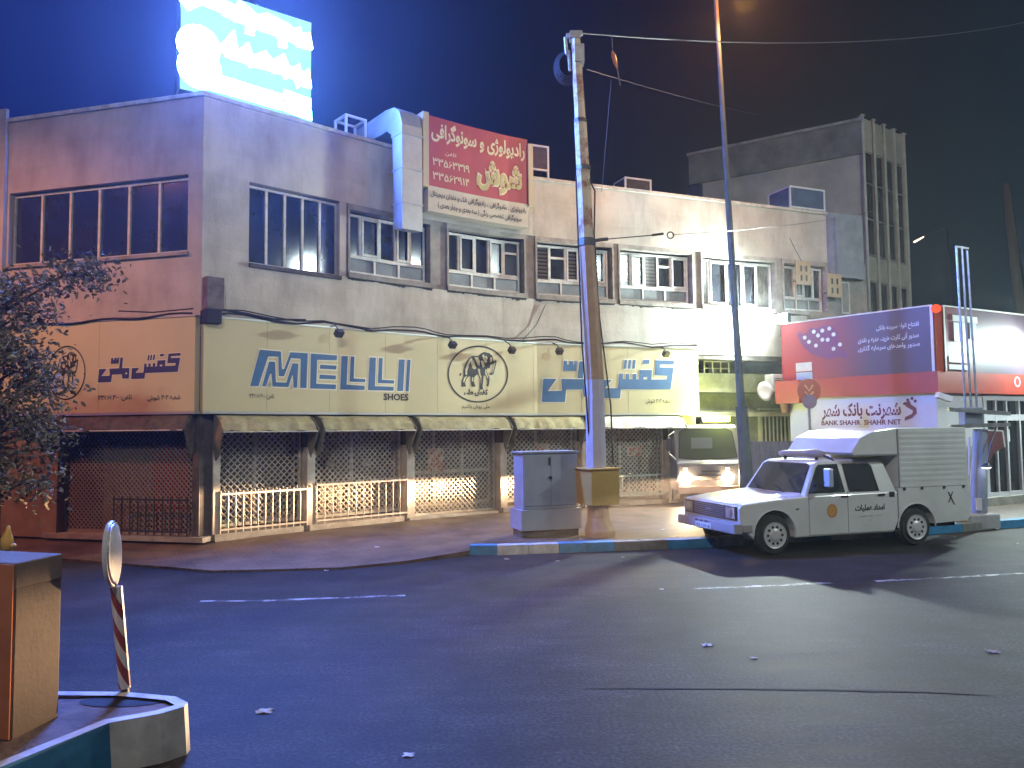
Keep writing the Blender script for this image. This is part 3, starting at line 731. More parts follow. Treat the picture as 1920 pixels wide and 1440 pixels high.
kuf = [[[(790, 335), (940, 335), (862, 432), (1015, 432), (1030, 258), (1075, 260), (1075, 325), (1108, 325), (1108, 262), (1150, 262), (1150, 325), (1190, 325), (1190, 262), (1238, 262), (1238, 328), (1268, 328), (1275, 215), (1425, 215), (1418, 330), (1600, 328), (1608, 285), (1455, 278), (1472, 98), (1690, 100), (1688, 150), (1520, 150), (1518, 185), (1685, 188), (1648, 450), (1050, 448), (1042, 555), (780, 553)],
        [(1322, 300), (1320, 330), (1365, 330), (1370, 300)]],
       [[(120, 320), (280, 322), (175, 468), (345, 465), (335, 322), (530, 325), (552, 112), (605, 112), (595, 325), (742, 330), (738, 540), (605, 538), (590, 450), (395, 450), (380, 600), (100, 600)], [(660, 420), (660, 450), (700, 450), (700, 420)]],
       [[(365, 105), (405, 105), (405, 150), (432, 150), (432, 108), (478, 108), (478, 152), (490, 152), (492, 108), (525, 110), (518, 228), (358, 225)]],
       [[(1095, 95), (1125, 95), (1115, 200), (1082, 200)]], [[(1145, 95), (1175, 95), (1165, 200), (1132, 200)]], [[(1197, 95), (1228, 95), (1218, 200), (1184, 200)]],
       [[(1318, 95), (1395, 95), (1390, 142), (1315, 142)]]]
f = tr((1000, 660), 6.4, MF, OM)
KQ = [[[f(x) for x in l] for l in sh] for sh in kuf]
mb = MB(); mo = MB()
for q in KQ:
    mb.poly(q, MF.fn(OM)); mo.poly([offset_poly(q[0], .022)], MF.fn(SO + .003))
mb.build('lettering', blue_l, ms1, fix=False); mo.build('lettering_outline', outl, ms1, fix=False)
# the same lettering, scaled, on the side sign
allp = [p for q in KQ for p in q[0]]; A0, A1 = min(p[0] for p in allp), max(p[0] for p in allp); Z0, Z1 = min(p[1] for p in allp), max(p[1] for p in allp)
f = tr((60, 620), 5.647, LF, OM)
b0 = f((695, 550)); b1 = f((1575, 235)); b2 = f((695, 415)); zt = b1[1]; zb = b0[1]
darkb = mat('dark_blue_lettering', (.03, .04, .14), .5)
mb = MB(); mo = MB()
for q in KQ:
    qq = [[(b0[0] + (p[0] - A0) / (A1 - A0) * (b1[0] - b0[0]), zb + (p[1] - Z0) / (Z1 - Z0) * (zt - zb)) for p in l] for l in q]
    mb.poly(qq, LF.fn(OM)); mo.poly([offset_poly(qq[0], .012)], LF.fn(SO + .003))
mb.build('lettering', darkb, ls1, fix=False); mo.build('lettering_outline', outl, ls1, fix=False)
seamm = mat('sheet_seam', (.30, .27, .17), .6)
for F_, par, lo_, hi_ in ((MF, ms1, 1.1, SS), (LF, ls1, LU - 8, LU - .5)):
    u = lo_
    while u < hi_ - .3: mb = MB(); F_.box(mb, u, u + .006, SO - .01, SO + .0015, ZSB, ZST); mb.build('seam', seamm, par); u += 1.22
def ftext(F_, o, px0, py0, px1, py1, s, m, par, bold=0.0, name='small_lettering'):
    a = F_.hit(px0, (py0 + py1) / 2, o); b = F_.hit(px1, (py0 + py1) / 2, o); xm = (px0 + px1) / 2
    z1 = F_.hit(xm, py0, o)[1]; z0 = F_.hit(xm, py1, o)[1]
    dz = 0
    mb = MB(); add_text(mb, s, a[0], b[0], z0, z1, F_.fn(o), bold); return mb.build(name, m, par, fix=False)
ftext(MF, OM, 719, 738, 766, 751, 'SHOES', ink, ms1, .03)
ftext(MF, OM, 468, 738, 514, 749, fa('تلفن: ۳۳۵۶۵۳۰۰'), ink, ms1, .01)
ftext(MF, OM, 1211, 747, 1257, 758, fa('شعبه ۳۰۳ شوش'), ink, ms1, .01)
ftext(MF, OM, 866, 758, 918, 769, fa('ملی پوش باشیم'), ink, ms1, .01)
ftext(LF, OM, 184, 740, 247, 752, fa('تلفن: ۳۳۵۶۵۳۰۰'), ink, ls1, .01)
ftext(LF, OM, 277, 740, 338, 752, fa('شعبه ۳۰۳ شوش'), ink, ls1, .01)
ftext(LF, OM, 70, 752, 128, 762, fa('ملی پوش باشیم'), ink, ls1, .01)
# elephant emblem
def ring(mb, fp, cx, cy, rx_, ry_, t, fn, n=48):
    a = [fp((cx + rx_ * math.cos(2 * math.pi * k / n), cy + ry_ * math.sin(2 * math.pi * k / n))) for k in range(n)]
    b = [fp((cx + (rx_ - t) * math.cos(2 * math.pi * k / n), cy + (ry_ - t) * math.sin(2 * math.pi * k / n))) for k in range(n)]
    mb.add([fn(*p) for p in a] + [fn(*p) for p in b], [(k, (k + 1) % n, n + (k + 1) % n, n + k) for k in range(n)])
ele = [(520, 600), (545, 480), (590, 390), (640, 330), (700, 295), (820, 290), (880, 235), (940, 212), (1040, 235), (1100, 290), (1118, 350), (1120, 400), (1160, 375), (1185, 400), (1165, 500), (1125, 650), (1080, 682), (1035, 650), (1045, 630), (1080, 635), (1110, 560), (1130, 480), (1120, 455), (1060, 470), (1050, 540), (1000, 540), (985, 600), (1010, 660), (1045, 730), (1040, 820), (1020, 910), (980, 880), (1000, 850), (1005, 780), (960, 690), (930, 680), (920, 760), (905, 900), (915, 960), (845, 965), (850, 880), (855, 760), (820, 670), (790, 665), (740, 720), (730, 800), (765, 905), (685, 910), (670, 800), (665, 700), (640, 690), (580, 760), (555, 830), (575, 905), (480, 905), (490, 800), (520, 720), (525, 650)]
pale = [[(560, 560), (600, 440), (650, 350), (690, 330), (700, 380), (650, 420), (640, 500), (600, 600), (590, 680), (560, 660)], [(660, 400), (720, 380), (780, 540), (740, 560), (700, 540)],
        [(740, 320), (810, 320), (850, 400), (840, 500), (800, 460)], [(870, 380), (920, 400), (945, 500), (910, 530), (885, 470)], [(810, 540), (850, 560), (860, 660), (880, 700), (870, 880), (860, 740), (825, 650)],
        [(900, 270), (930, 260), (950, 350), (1000, 400), (960, 440), (910, 350)], [(1060, 320), (1095, 330), (1090, 400), (1050, 420)], [(955, 560), (985, 560), (975, 620), (1010, 690), (1020, 760), (990, 720), (950, 640)], [(510, 800), (540, 720), (600, 690), (560, 760), (530, 830)], [(690, 720), (720, 720), (715, 800), (690, 800)], [(940, 300), (985, 290), (1010, 340), (980, 380)], [(1130, 440), (1160, 420), (1120, 600), (1090, 640), (1110, 560)]]
def emblem(fp, fn1, fn2, par):
    mb = MB(); ring(mb, fp, 812, 655, 608, 572, 30, fn1)
    for l in ([ele], [[(435, 680), (450, 640), (490, 635), (465, 695)]]):
        mb.poly([[fp(p) for p in l[0]]], lambda u, v, t=0: fn1(u, v))
    mb.build('emblem', ink, par, fix=False)
    m2 = MB()
    for l in pale: m2.poly([[fp(p) for p in l]], lambda u, v, t=0: fn2(u, v))
    m2.build('emblem_highlight', mat('emblem_pale', (.50, .47, .30), .5), par, fix=False)
fe = tr((820, 640), 10.667, MF, OM)
emblem(fe, MF.fn(OM), MF.fn(OM + .004), ms1)
ftext(MF, OM, 870, 729, 915, 743, fa('کفش ملی'), ink, ms1, .05)
# side emblem: same drawing, squeezed on the side sign
c0 = LF.hit(95, 700, OM); Rw = .40
fe2 = lambda p: (LF.hit(160, 700, OM)[0] - Rw + (p[0] - 812) / 608 * Rw, c0[1] - (p[1] - 655) / 572 * .47)
emblem(fe2, LF.fn(OM), LF.fn(OM + .004), ls1)

# ---- small projectors above the sign, with arms
proj = thing('sign_spotlight', 'first black spotlight on an arm over the cream sign, above the last letters of the Latin word', 'spotlight', MF.P(0, 0, 0), 0, 'spotlights along the top of the cream sign')
base = None
plab = {637: 'black spotlight on an arm over the cream sign, above the Latin lettering', 850: 'black spotlight over the cream sign, just left of the elephant ring', 961: 'black spotlight over the cream sign, just right of the elephant ring', 1050: 'black spotlight over the cream sign, left of the big concrete pole', 1250: 'black spotlight over the cream sign, at its right end above the blue lettering'}
bpy.data.objects.remove(proj)
for px, py in ((637, 623), (850, 645), (961, 655), (1050, 657), (1250, 662)):
    u, z = MF.hit(px, py, .45)
    t = thing('sign_spotlight', plab[px], 'spotlight', MF.P(u, SO, z), 0, 'spotlights along the top of the cream sign')
    mb = MB()
    a = MF.P(u - .07, .42, z + .07); b_ = MF.P(u + .07, .42, z + .07); dn = Vector((0, 0, -.13)); n_ = MF.P(u, 1.42, z) - MF.P(u, .42, z)
    mb.hexa([a, b_, b_ + n_ * .1 + dn * .6, a + n_ * .1 + dn * .6], [a + dn * .7 - n_ * .09, b_ + dn * .7 - n_ * .09, b_ + dn * 1.3, a + dn * 1.3]); mb.build('housing', dsteel, t, bevel=.006)
    mb = MB(); mb.tube([MF.P(u - .02, SO, ZST + .03), MF.P(u, .3, z + .14), MF.P(u, .42, z + .05)], .012, 6); mb.build('arm', dsteel, t)

# ---- cables along the sign top and small junction box at the corner
def sag(a, b, d, n=10):
    a = Vector(a); b = Vector(b)
    return [a.lerp(b, i / n) - Vector((0, 0, d * 4 * (i / n) * (1 - i / n))) for i in range(n + 1)]
mb = MB(); pts = []
for k in range(46):
    u = .15 + k * (SS - .2) / 45; pts.append(MF.P(u, .17 + .02 * math.sin(k * 1.7), ZST + .06 + .035 * math.sin(k * .9) + random.uniform(-.015, .015)))
mb.tube(pts, .020, 5)
mb.tube([p + Vector((0, -.02, .04 + .03 * math.sin(i * .5))) for i, p in enumerate(pts)], .012, 5)
mb.tube([MF.P(.2, .2, ZST + .14), MF.P(.7, .2, ZST + .11), MF.P(1.2, .18, ZST + .06), MF.P(1.8, .2, ZST + .1)], .02, 5)
tag(mb.build('cable', rubber), 'bundle of black cables sagging along the top of the cream sign', 'cable')
mb = MB(); pts = [LF.P(LU - .05 - k * .22, .16, ZST + .05 - .004 * k + .02 * math.sin(k)) for k in range(26)]; mb.tube(pts, .018, 5)
mb.tube([LF.P(LU, .2, ZST + .12), LF.P(LU - .8, .17, ZST + .10), LF.P(LU - 1.5, .16, ZST + .16)], .012, 5)
tag(mb.build('cable', rubber), 'black cable along the top of the side sign under the orange wall', 'cable')
u, z = MF.hit(392, 548, .2)
t = thing('junction_box', 'rusty grey junction box on the building corner above the sign', 'junction box', MF.P(.05, .05, z - .2))
mb = MB(); MF.box(mb, .01, .3, .01, .22, z - .27, z + .27); mb.build('housing', mat('rusty_box', (.18, .15, .14), .7, col2=(.08, .06, .06), nscale=5), t, bevel=.01)
mb = MB(); MF.box(mb, -.02, .24, .0, .3, z - .52, z - .28); mb.build('cable_block', rubber, t, bevel=.02)

mb = MB(); mb.tube([MF.P(ms(1022, 572), .02, MF.hit(1022, 572)[1]), MF.P(ms(1004, 610), .03, MF.hit(1004, 610)[1]), MF.P(ms(976, 640), .05, MF.hit(976, 640)[1])], .008, 5); tag(mb.build('cable', rubber), 'loose thin black cable hanging on the pale wall left of the concrete pole', 'cable')
for x0, x1, y0, y1, lab in ((1494, 1520, 488, 532, 'upper left beige board with dark marks on the end bay beside the kiosk roof'), (1552, 1578, 512, 556, 'lower right beige board with dark marks on the end bay above the kiosk roof')):
    a, z1 = MF.hit(x0, y0, .22); b, _ = MF.hit(x1, y0, .22); z0 = MF.hit(x0, y1, .22)[1]
    t = thing('notice_board', lab, 'board', MF.P(a, .2, z0)); mb = MB(); MF.box(mb, a, b, .17, .21, z0, z1); mb.build('panel', mat('beige_board', (.45, .36, .22), .7, col2=(.35, .28, .17), nscale=5), t)
    mb = MB(); w_ = b - a; h_ = z1 - z0
    for p_, q_ in ((.25, .55), (.62, .55), (.25, .15), (.62, .15)): MF.box(mb, a + w_ * p_, a + w_ * (p_ + .13), .2105, .214, z0 + h_ * q_, z0 + h_ * (q_ + .25))
    mb.build('mark', ink, t); mb = MB(); MF.box(mb, a + .05, b - .05, .0, .17, z0 + .1, z0 + .14); mb.build('bracket', dsteel, t)
# ================================================================== AWNINGS
def awning(F_, u0, u1, m, m2, label, depth=.42, zt=2.2, h=.26):
    t = thing('awning', label, 'awning', F_.P((u0 + u1) / 2, 0, 1.9), 0, 'folded awnings under the sign')
    mb = MB(); n = 22; k = 5; b = len(mb.v)
    for i in range(n + 1):
        u = u0 + (u1 - u0) * i / n; w = .018 * math.sin(i * 1.9) + random.uniform(-.008, .008)
        for j in range(k):
            s = j / (k - 1); mb.v.append(F_.P(u, .04 + depth * math.sin(s * 1.1) + w * s, zt - h * s * s - .02 * s + (.02 * math.sin(i * .8) * s)))
    for i in range(n):
        for j in range(k - 1): mb.f.append((b + i * k + j, b + (i + 1) * k + j, b + (i + 1) * k + j + 1, b + i * k + j + 1))
    mb.build('canvas', m, t, smooth=True, fix=False)
    for uu, sg_ in ((u0, 1), (u1, -1)):
        mb = MB(); pts = [(0.02, zt), (.04 + depth * .5, zt - .05), (.04 + depth * .9, zt - h), (depth * .8, zt - h - .16), (depth * .45, zt - h - .42), (.12, zt - h - .5), (.02, zt - h - .3)]
        pl = [F_.P(uu + sg_ * .02 * math.sin(i * 2), o, z) for i, (o, z) in enumerate(pts)]; pl2 = [p + Vector((.02, .01, 0)) for p in pl]
        mb.add(pl + pl2, [tuple(range(7)), tuple(range(13, 6, -1))] + [(i, (i + 1) % 7, 7 + (i + 1) % 7, 7 + i) for i in range(7)])
        mb.build('side_flap', m2, t)
    mb = MB(); e0 = F_.P(u0, .04 + depth * .89, zt - h - .03); e1 = F_.P(u1, .04 + depth * .89, zt - h - .03); mb.tube([e0, e1], .012, 6); mb.build('front_bar', alu, t)
    return t
alab = ['folded cream canvas awning over the shop nearest the corner', 'folded cream canvas awning over the second shop from the corner', 'folded cream canvas awning over the shop with the gated door', 'folded cream canvas awning over the shop behind the grey cabinet', 'white canvas awning over the last shop, right of the big pole']
awr = [(413, 590), (604, 774), (786, 955), (965, 1095), (1120, 1282)]
canw = mat('white_awning_canvas', (.62, .62, .52), .85, col2=(.4, .4, .33), nscale=5)
flapm = mat('grey_awning_flap', (.22, .22, .16), .9, col2=(.12, .12, .09), nscale=5)
for i, (a, b) in enumerate(awr):
    awning(MF, ms(a, 790, .3), ms(b, 790, .3), canvas if i < 4 else canw, flapm if i < 4 else canw, alab[i])
awning(LF, su0 - .2, su1 + .05, canvasd, canvasd, 'dark grimy awning over the side shop under the orange sign', .3, 2.22, .24)

# ================================================================== RAILINGS
def railing(F_, u0, u1, o, z0, z1, n, m, label, spikes=True):
    t = thing('railing', label, 'railing', F_.P((u0 + u1) / 2, o, z0), 0, 'low railings in front of the shops')
    mb = MB()
    for z in (z0 + .06, z1 - .05): mb.bar(F_.P(u0, o, z), F_.P(u1, o, z), .032)
    mb.build('rail', m, t); mb = MB()
    for k in range(n + 1):
        u = u0 + (u1 - u0) * k / n
        mb.bar(F_.P(u, o, z0), F_.P(u, o, z1), .020)
        if spikes:
            p = F_.P(u + (u1 - u0) / n * .5, o, z1 - .03); mb.add([p + Vector((-.03, 0, 0)), p + Vector((.03, 0, 0)), p + Vector((0, .012, .05)), p + Vector((0, -.012, .05))], [(0, 1, 2), (0, 1, 3), (0, 2, 3), (1, 2, 3)])
    mb.build('bars', m, t)
railing(MF, us_p[0][1] + .0, us_p[1][0] - .01, .03, .22, .92, 12, railp, 'low white railing in front of the shop nearest the corner')
railing(MF, us_p[1][1] + .02, us_p[2][0] - .0, .03, .22, .98, 12, railp, 'low white railing in front of the second shop from the corner')
railing(MF, ms(1140, 930), us_p[5][0], .03, .3, .85, 9, mat('teal_railing_paint', (.35, .42, .4), .5), 'pale green railing in front of the last shop, right of the big pole', False)
railing(LF, ls(210, 960, .1), su1 - .02, .06, .22, .85, 9, dsteel, 'dark railing in front of the side shop with the red panel', False)
mb = MB()
for i in (0, 1, 2, 3, 4): MF.box(mb, us_p[i][0] + .02, us_p[i + 1][0] - .1, -.3, .09, .10, .22 if i != 2 else .17)
mb.build('step', mat('pale_step', (.5, .45, .38), .7, col2=(.32, .28, .23), nscale=4), bld)

# ================================================================== ROOFTOP BILLBOARD
zb0 = 7.72
BL = G(336, 170, zb0); BR = G(583, 230, zb0)
BF = Fac([(BL.x, BL.y), (BR.x, BR.y)]); BW = BF.L[-1]; BH = 1.95
t = thing('lit_billboard', 'glowing blue and white LED billboard on the roof corner', 'billboard', (BL + BR) / 2)
mb = MB(); BF.box(mb, 0, BW, -.25, 0, zb0 + .02, zb0 + BH); mb.build('cabinet', dsteel, t)
mb = MB(); BF.box(mb, .01, BW - .01, .001, .012, zb0 + .04, zb0 + BH - .02); mb.build('panel', emis('blue_panel_light', (.20, .48, 1.0), 2.2), t)
mb = MB()
for u in (.2, BW * .5, BW - .15): mb.bar(BF.P(u, -.3, zb0 - .5), BF.P(u, -.3, zb0 + .9), .06); mb.bar(BF.P(u, -1.1, zb0 - .4), BF.P(u, -.3, zb0 + .8), .05)
mb.build('support', steel, t)
led = emis('white_led', (.10, .22, 1.0), 850.0); ledc = emis('cyan_led', (.08, .75, 1.0), 150.0)
def bt(px, py): return BF.hit(px, py, .03)
def blobs(mb, pts, r):
    ps = [bt(*p) for p in pts]; mb.tube([BF.P(a, .035, b) for a, b in ps], r, 8)
mb = MB()
blobs(mb, [(345, 8), (375, -4), (402, 6), (420, 14), (440, 30), (452, 14), (462, 26), (480, 42), (500, 38), (520, 48), (536, 56), (548, 66), (556, 60), (560, 78), (574, 70), (574, 90)], .115)
blobs(mb, [(470, 44), (468, 64)], .075); blobs(mb, [(528, 70), (530, 88)], .075)
blobs(mb, [(420, 98), (436, 70), (440, 104), (462, 92), (470, 116), (496, 108), (512, 126), (528, 112), (538, 140), (556, 130), (560, 156), (574, 140), (572, 162)], .115)
blobs(mb, [(420, 90), (440, 84)], .09)
blobs(mb, [(420, 16), (470, 38), (530, 58), (574, 80)], .13); blobs(mb, [(424, 96), (470, 112), (530, 130), (572, 148)], .10)
mb.build('led_lettering', led, t)
mb = MB()
c = bt(372, 100)
mb.lathe([(.36, 0), (.36, .05), (.2, .06)], Matrix.Translation(BF.P(c[0], .02, c[1] + .12)) @ (BF.n[0].to_3d()).to_track_quat('Z', 'Y').to_matrix().to_4x4())
mb.lathe([(.36, 0), (.36, .05)], Matrix.Translation(BF.P(c[0] + .02, .02, c[1] - .26)) @ (BF.n[0].to_3d()).to_track_quat('Z', 'Y').to_matrix().to_4x4())
mb.build('led_emblem', led, t)
mb = MB(); q = [bt(*p) for p in ((375, 150), (400, 138), (528, 178), (528, 206), (440, 180), (380, 164))]; mb.poly([q], lambda u, v, th: BF.P(u, .02 + th, v), .03); mb.build('led_strip', led, t)
mb = MB()
for q in ([(532, 168), (582, 186), (582, 202), (532, 186)], [(533, 191), (583, 207), (584, 226), (533, 208)]):
    mb.poly([[bt(*p) for p in q]], lambda u, v, th: BF.P(u, .02 + th, v), .03)
mb.build('led_strip', ledc, t)

# ================================================================== CLINIC SIGN, DUCT, ROOF UNITS
o_ = .30
t = thing('clinic_sign', 'red and cream clinic sign with Persian lettering hung over the parapet beside a metal duct', 'clinic sign', MF.P(ms(895, 400), .3, 6.1))
a0 = ms(803, 400, o_); a1 = ms(990, 400, o_); cz0 = MF.hit(895, 412, o_)[1]; cz1 = MF.hit(893, 240, o_)[1]; czm = MF.hit(893, 366, o_)[1]
mb = MB(); MF.box(mb, a0, a1, .05, o_, cz0, czm); mb.build('lower_panel', mat('clinic_cream', (.48, .45, .37), .5, col2=(.4, .37, .3), nscale=2), t)
mb = MB(); MF.box(mb, a0, a1, .05, o_, czm + .002, cz1); mb.build('upper_panel', mat('clinic_red', (.34, .035, .045), .45, col2=(.28, .03, .035), nscale=2), t)
for q in ((a0 - .14, a0 - .002, .04), (a1 + .002, a1 + .13, -.1)): mb = MB(); MF.box(mb, q[0], q[1], .0, o_ + .04, czm - .05, cz1 + q[2]); mb.build('side_return', mat('clinic_edge', (.42, .36, .24), .5), t)
yel = mat('pale_yellow_lettering', (.62, .56, .36), .5); gold = mat('olive_lettering', (.40, .37, .16), .5)
UF = MF.fn(o_ + .008); ww = a1 - a0; hh = cz1 - czm
def ut(s, x0, x1, y0, y1, m, b, nm='lettering'):
    mb = MB(); add_text(mb, s, a0 + ww * x0, a0 + ww * x1, czm + hh * y0, czm + hh * y1, UF, b); mb.build(nm, m, t, fix=False)
ut(fa('رادیولوژی و سونوگرافی'), .03, .97, .64, .95, yel, .03)
ut(fa('شوش'), .47, .95, .06, .56, yel, .085, 'lettering_outline')
UF = MF.fn(o_ + .014); ut(fa('شوش'), .482, .938, .085, .54, gold, .03)
ut('۳۳۵۶۳۳۱۹', .04, .40, .30, .42, yel, .015); ut('۳۳۵۶۲۹۱۴', .04, .40, .10, .22, yel, .015); ut(fa('تلفن'), .16, .27, .47, .54, yel, .01)
hh2 = czm - cz0
for s_, x0, x1, y0, y1 in (('رادیولوژی ، ماموگرافی ، رادیوگرافی فک و دندان دیجیتال', .02, .98, .55, .86), ('سونوگرافی تخصصی رنگی ( سه بعدی و چهار بعدی )', .09, .93, .13, .46)):
    mb = MB(); add_text(mb, fa(s_), a0 + ww * x0, a0 + ww * x1, cz0 + hh2 * y0, cz0 + hh2 * y1, MF.fn(o_ + .008), .02); mb.build('small_lettering', ink, t, fix=False)
# duct
ductm = mat('duct_sheet', (.40, .42, .44), .42, metal=.25, col2=(.32, .34, .36), nscale=3)
us_ = ms(771, 330, .4)
t = thing('air_duct', 'sheet metal air duct bending over the parapet left of the clinic sign', 'air duct', MF.P(us_, .2, 5.9))
zd = MF.hit(790, 436, .4)[1]
prof = [(-1.5, 8.42), (-.2, 8.46), (.12, 8.42), (.32, 8.28), (.42, 8.0), (.44, zd), (.10, zd + .05), (.06, 7.75), (0, 7.9), (-.15, 8.0), (-1.5, 7.98)]
mb = MB(); mb.poly([prof], lambda a, b, th: MF.P(us_ - .24 + th, a, b), .48); mb.build('duct', ductm, t, bevel=.01)
for z in (6.4, 7.1, 7.8): mb = MB(); MF.box(mb, us_ - .255, us_ + .255, .03, .455, z, z + .03); mb.build('flange', ductm, t)
def roofunit(px0, px1, py0, py1, o, dep, label, m, frame=True, name='air_cooler'):
    u0, z0 = MF.hit(px0, py1, o); u1, _ = MF.hit(px1, py1, o); _, z1 = MF.hit((px0 + px1) / 2, py0, o); z0 = ZP - .35
    t = thing(name, label, 'air cooler', MF.P((u0 + u1) / 2, o - dep / 2, z0), 0)
    mb = MB(); w = .045
    for u in (u0, u1 - w):
        for q in (o - w, o - dep): MF.box(mb, u, u + w, q, q + w, z0, z1)
    for q in (o - w, o - dep): MF.box(mb, u0 + w, u1 - w, q, q + w, z1 - w, z1); MF.box(mb, u0 + w, u1 - w, q, q + w, z1 - .62, z1 - .62 + w)
    for u in (u0, u1 - w): MF.box(mb, u, u + w, o - dep + w, o - w, z1 - w, z1)
    mb.build('frame', whitef, t)
    if frame: mb = MB(); MF.box(mb, u0 + .02, u1 - .02, o - dep + .02, o - .02, z1 - .58, z1 - .01); mb.build('casing', m, t)
    return t
roofunit(648, 688, 218, 262, -.9, .5, 'open metal frame standing on the roof between the lit billboard and the duct', dsteel, False, 'metal_frame')
roofunit(994, 1030, 272, 330, -.6, .6, 'rooftop cooler with brown louvres just right of the red clinic sign', mat('brown_louvre', (.12, .08, .07), .8, col2=(.06, .045, .04), nscale=8))
roofunit(1172, 1222, 334, 362, -1.2, .6, 'small rooftop cooler with a pale frame, right of the big concrete pole', mat('dark_louvre', (.06, .05, .05), .8, col2=(.03, .025, .025), nscale=8))
roofunit(1482, 1548, 352, 398, -.9, .9, 'blue rooftop cooler beside the tall building', mat('blue_casing', (.06, .10, .20), .6, col2=(.04, .06, .12), nscale=3))

# ================================================================== TALL BUILDING BEHIND
TC = atY(1612, 222, 26.0); TL = Vector((7.35, 29.0, 0)); TR = Vector((14.35, 27.75, 0)); TZ = TC.z
TF = Fac([(TL.x, TL.y), (TC.x, TC.y), (TR.x, TR.y)]); tl = TF.L[1]; tw = TF.L[2]
t = thing('tall_building', 'taller dark concrete building with vertical window strips behind the shops', 'building', (TC.x, TC.y, 0))
tm = mat('tall_wall', (.42, .38, .32), .9, col2=(.28, .26, .23), nscale=.8, bump=.3)
mb = MB(); mb.add([TF.P(0, 0, 0), TF.P(tl, 0, 0), TF.P(tl, 0, TZ), TF.P(0, 0, TZ - .1)], [(0, 1, 2, 3)])
bkp = [TF.P(tl, 0, 0), TF.P(tw, 0, 0) + Vector((0, 0, 0)), Vector((14, 36, 0)), Vector((8, 36, 0)), TF.P(0, 0, 0)]
mb = MB(); mb.poly([[(p.x, p.y) for p in bkp]], lambda u, v, th: Vector((u, v, th)), TZ - .3); mb.build('wall', tm, t)
mb = MB(); TF.box(mb, -.5, tl, .0, .10, TZ - 1.25, TZ - .12); mb.build('parapet', mat('tall_band', (.2, .19, .17), .9, col2=(.10, .095, .09), nscale=1.5), t)
mb = MB(); TF.box(mb, -.55, tl + .05, -.1, .16, TZ - .12, TZ - .02); mb.build('coping', conc, t)
n = 4; pw = (tw - tl - .1) / n
for z0, z1 in ((TZ - 1.1, TZ + .02), (TZ - 5.6, TZ - 4.8)): mb = MB(); TF.box(mb, tl + .003, tw, .0, .06, z0, z1); mb.build('spandrel', tm, t)
for k in range(n + 1):
    u = tl + .03 + (tw - tl - .1) * k / n
    mb = MB(); TF.box(mb, u - .05, u + .09, .0, .13, 0, TZ + .05); TF.box(mb, u - .08, u + .12, .0, .17, TZ + .05, TZ + .08); mb.build('pilaster', mat('tall_pilaster', (.55, .52, .45), .85, col2=(.40, .37, .33), nscale=3), t)
    if k < n:
        a = u + .11; b = u + (tw - tl - .1) / n - .08
        for z0, z1 in ((TZ - 4.75, TZ - 1.15), (TZ - 10.5, TZ - 5.65)):
            mb = MB(); TF.box(mb, a, a + .035, .0, .05, z0, z1); TF.box(mb, b - .035, b, .0, .05, z0, z1); m_ = z0
            while m_ < z1: TF.box(mb, a + .035, b - .035, .0, .05, m_, m_ + .05); m_ += 1.25
            wi = mb.build('window', cargrey, t); mb = MB(); TF.box(mb, a + .03, b - .03, .005, .02, z0, z1); mb.build('pane', glass, wi)

# ================================================================== BANK KIOSK
KC = atY(1757, 735, 16.5); KL = atY(1469, 700, 19.35); KR = atY(1925, 700, 18.2)
kd = (KR - KC); KR2 = KC + kd * 2.2
KB_ = Fac([(KL.x, KL.y), (KC.x, KC.y), (KR2.x, KR2.y)]); kl = KB_.L[1]; kr = KB_.L[2]
zkt = KB_.hit(1740, 575)[1]; zkm = KB_.hit(1740, 697)[1]; zkb = KB_.hit(1740, 737)[1]
t = thing('bank_kiosk', 'white bank kiosk with red and purple banners above its lettered wall and glazed front', 'bank kiosk', (KC.x, KC.y, .12))
kw = mat('kiosk_white', (.62, .61, .64), .4, col2=(.54, .53, .56), nscale=1.2)
kred = mat('kiosk_red', (.40, .05, .03), .45, col2=(.33, .04, .025), nscale=1.5)
mb = MB(); back = [KB_.P(0, -.12, 0), KB_.P(kl, -.12, 0), KB_.P(kr, -.12, 0), Vector((19, 23, 0)), Vector((8.4, 21.6, 0))]
mb.poly([[(p.x, p.y) for p in (KB_.P(.1, -.25, 0), KB_.P(kl, -.25, 0), KB_.P(kr, -.25, 0), Vector((20, 24, 0)), Vector((9.2, 23.0, 0)))]], lambda u, v, th: Vector((u, v, .12 + th)), zkt - .3)
mb.build('core', mat('kiosk_dark', (.06, .06, .065), .6), t)
u_d = KB_.hit(1846, 800)[0]
mb = MB(); KB_.box(mb, .12, u_d, -.2, -.04, .12, zkb); mb.build('wall', kw, t)
mb = MB(); KB_.box(mb, -.0, kr, -.15, .06, zkb, zkm); mb.build('fascia', kred, t)
def grad(m0):
    def ex(tn, b):
        N = tn.nodes; L = tn.links; co = N.new('ShaderNodeTexCoord'); sp = N.new('ShaderNodeSeparateXYZ'); L.new(co.outputs['Object'], sp.inputs[0])
        mr = N.new('ShaderNodeMapRange'); mr.inputs['From Min'].default_value = m0[0]; mr.inputs['From Max'].default_value = m0[1]; L.new(sp.outputs['X'], mr.inputs['Value'])
        r = N.new('ShaderNodeValToRGB'); r.color_ramp.elements[0].color = (*m0[2], 1); r.color_ramp.elements[1].color = (*m0[3], 1); L.new(mr.outputs[0], r.inputs[0]); L.new(r.outputs[0], b.inputs['Base Color'])
    return ex
ub = KB_.hit(1748, 640)[0]
mb = MB(); KB_.box(mb, 0, ub, .0, .05, zkm + .003, zkt); mb.build('banner', mat('banner_left', (.4, .04, .06), .45, extra=grad((-2.1, -.9, (.42, .03, .03), (.085, .05, .075)))), t)
ub2 = KB_.hit(1768, 640)[0]
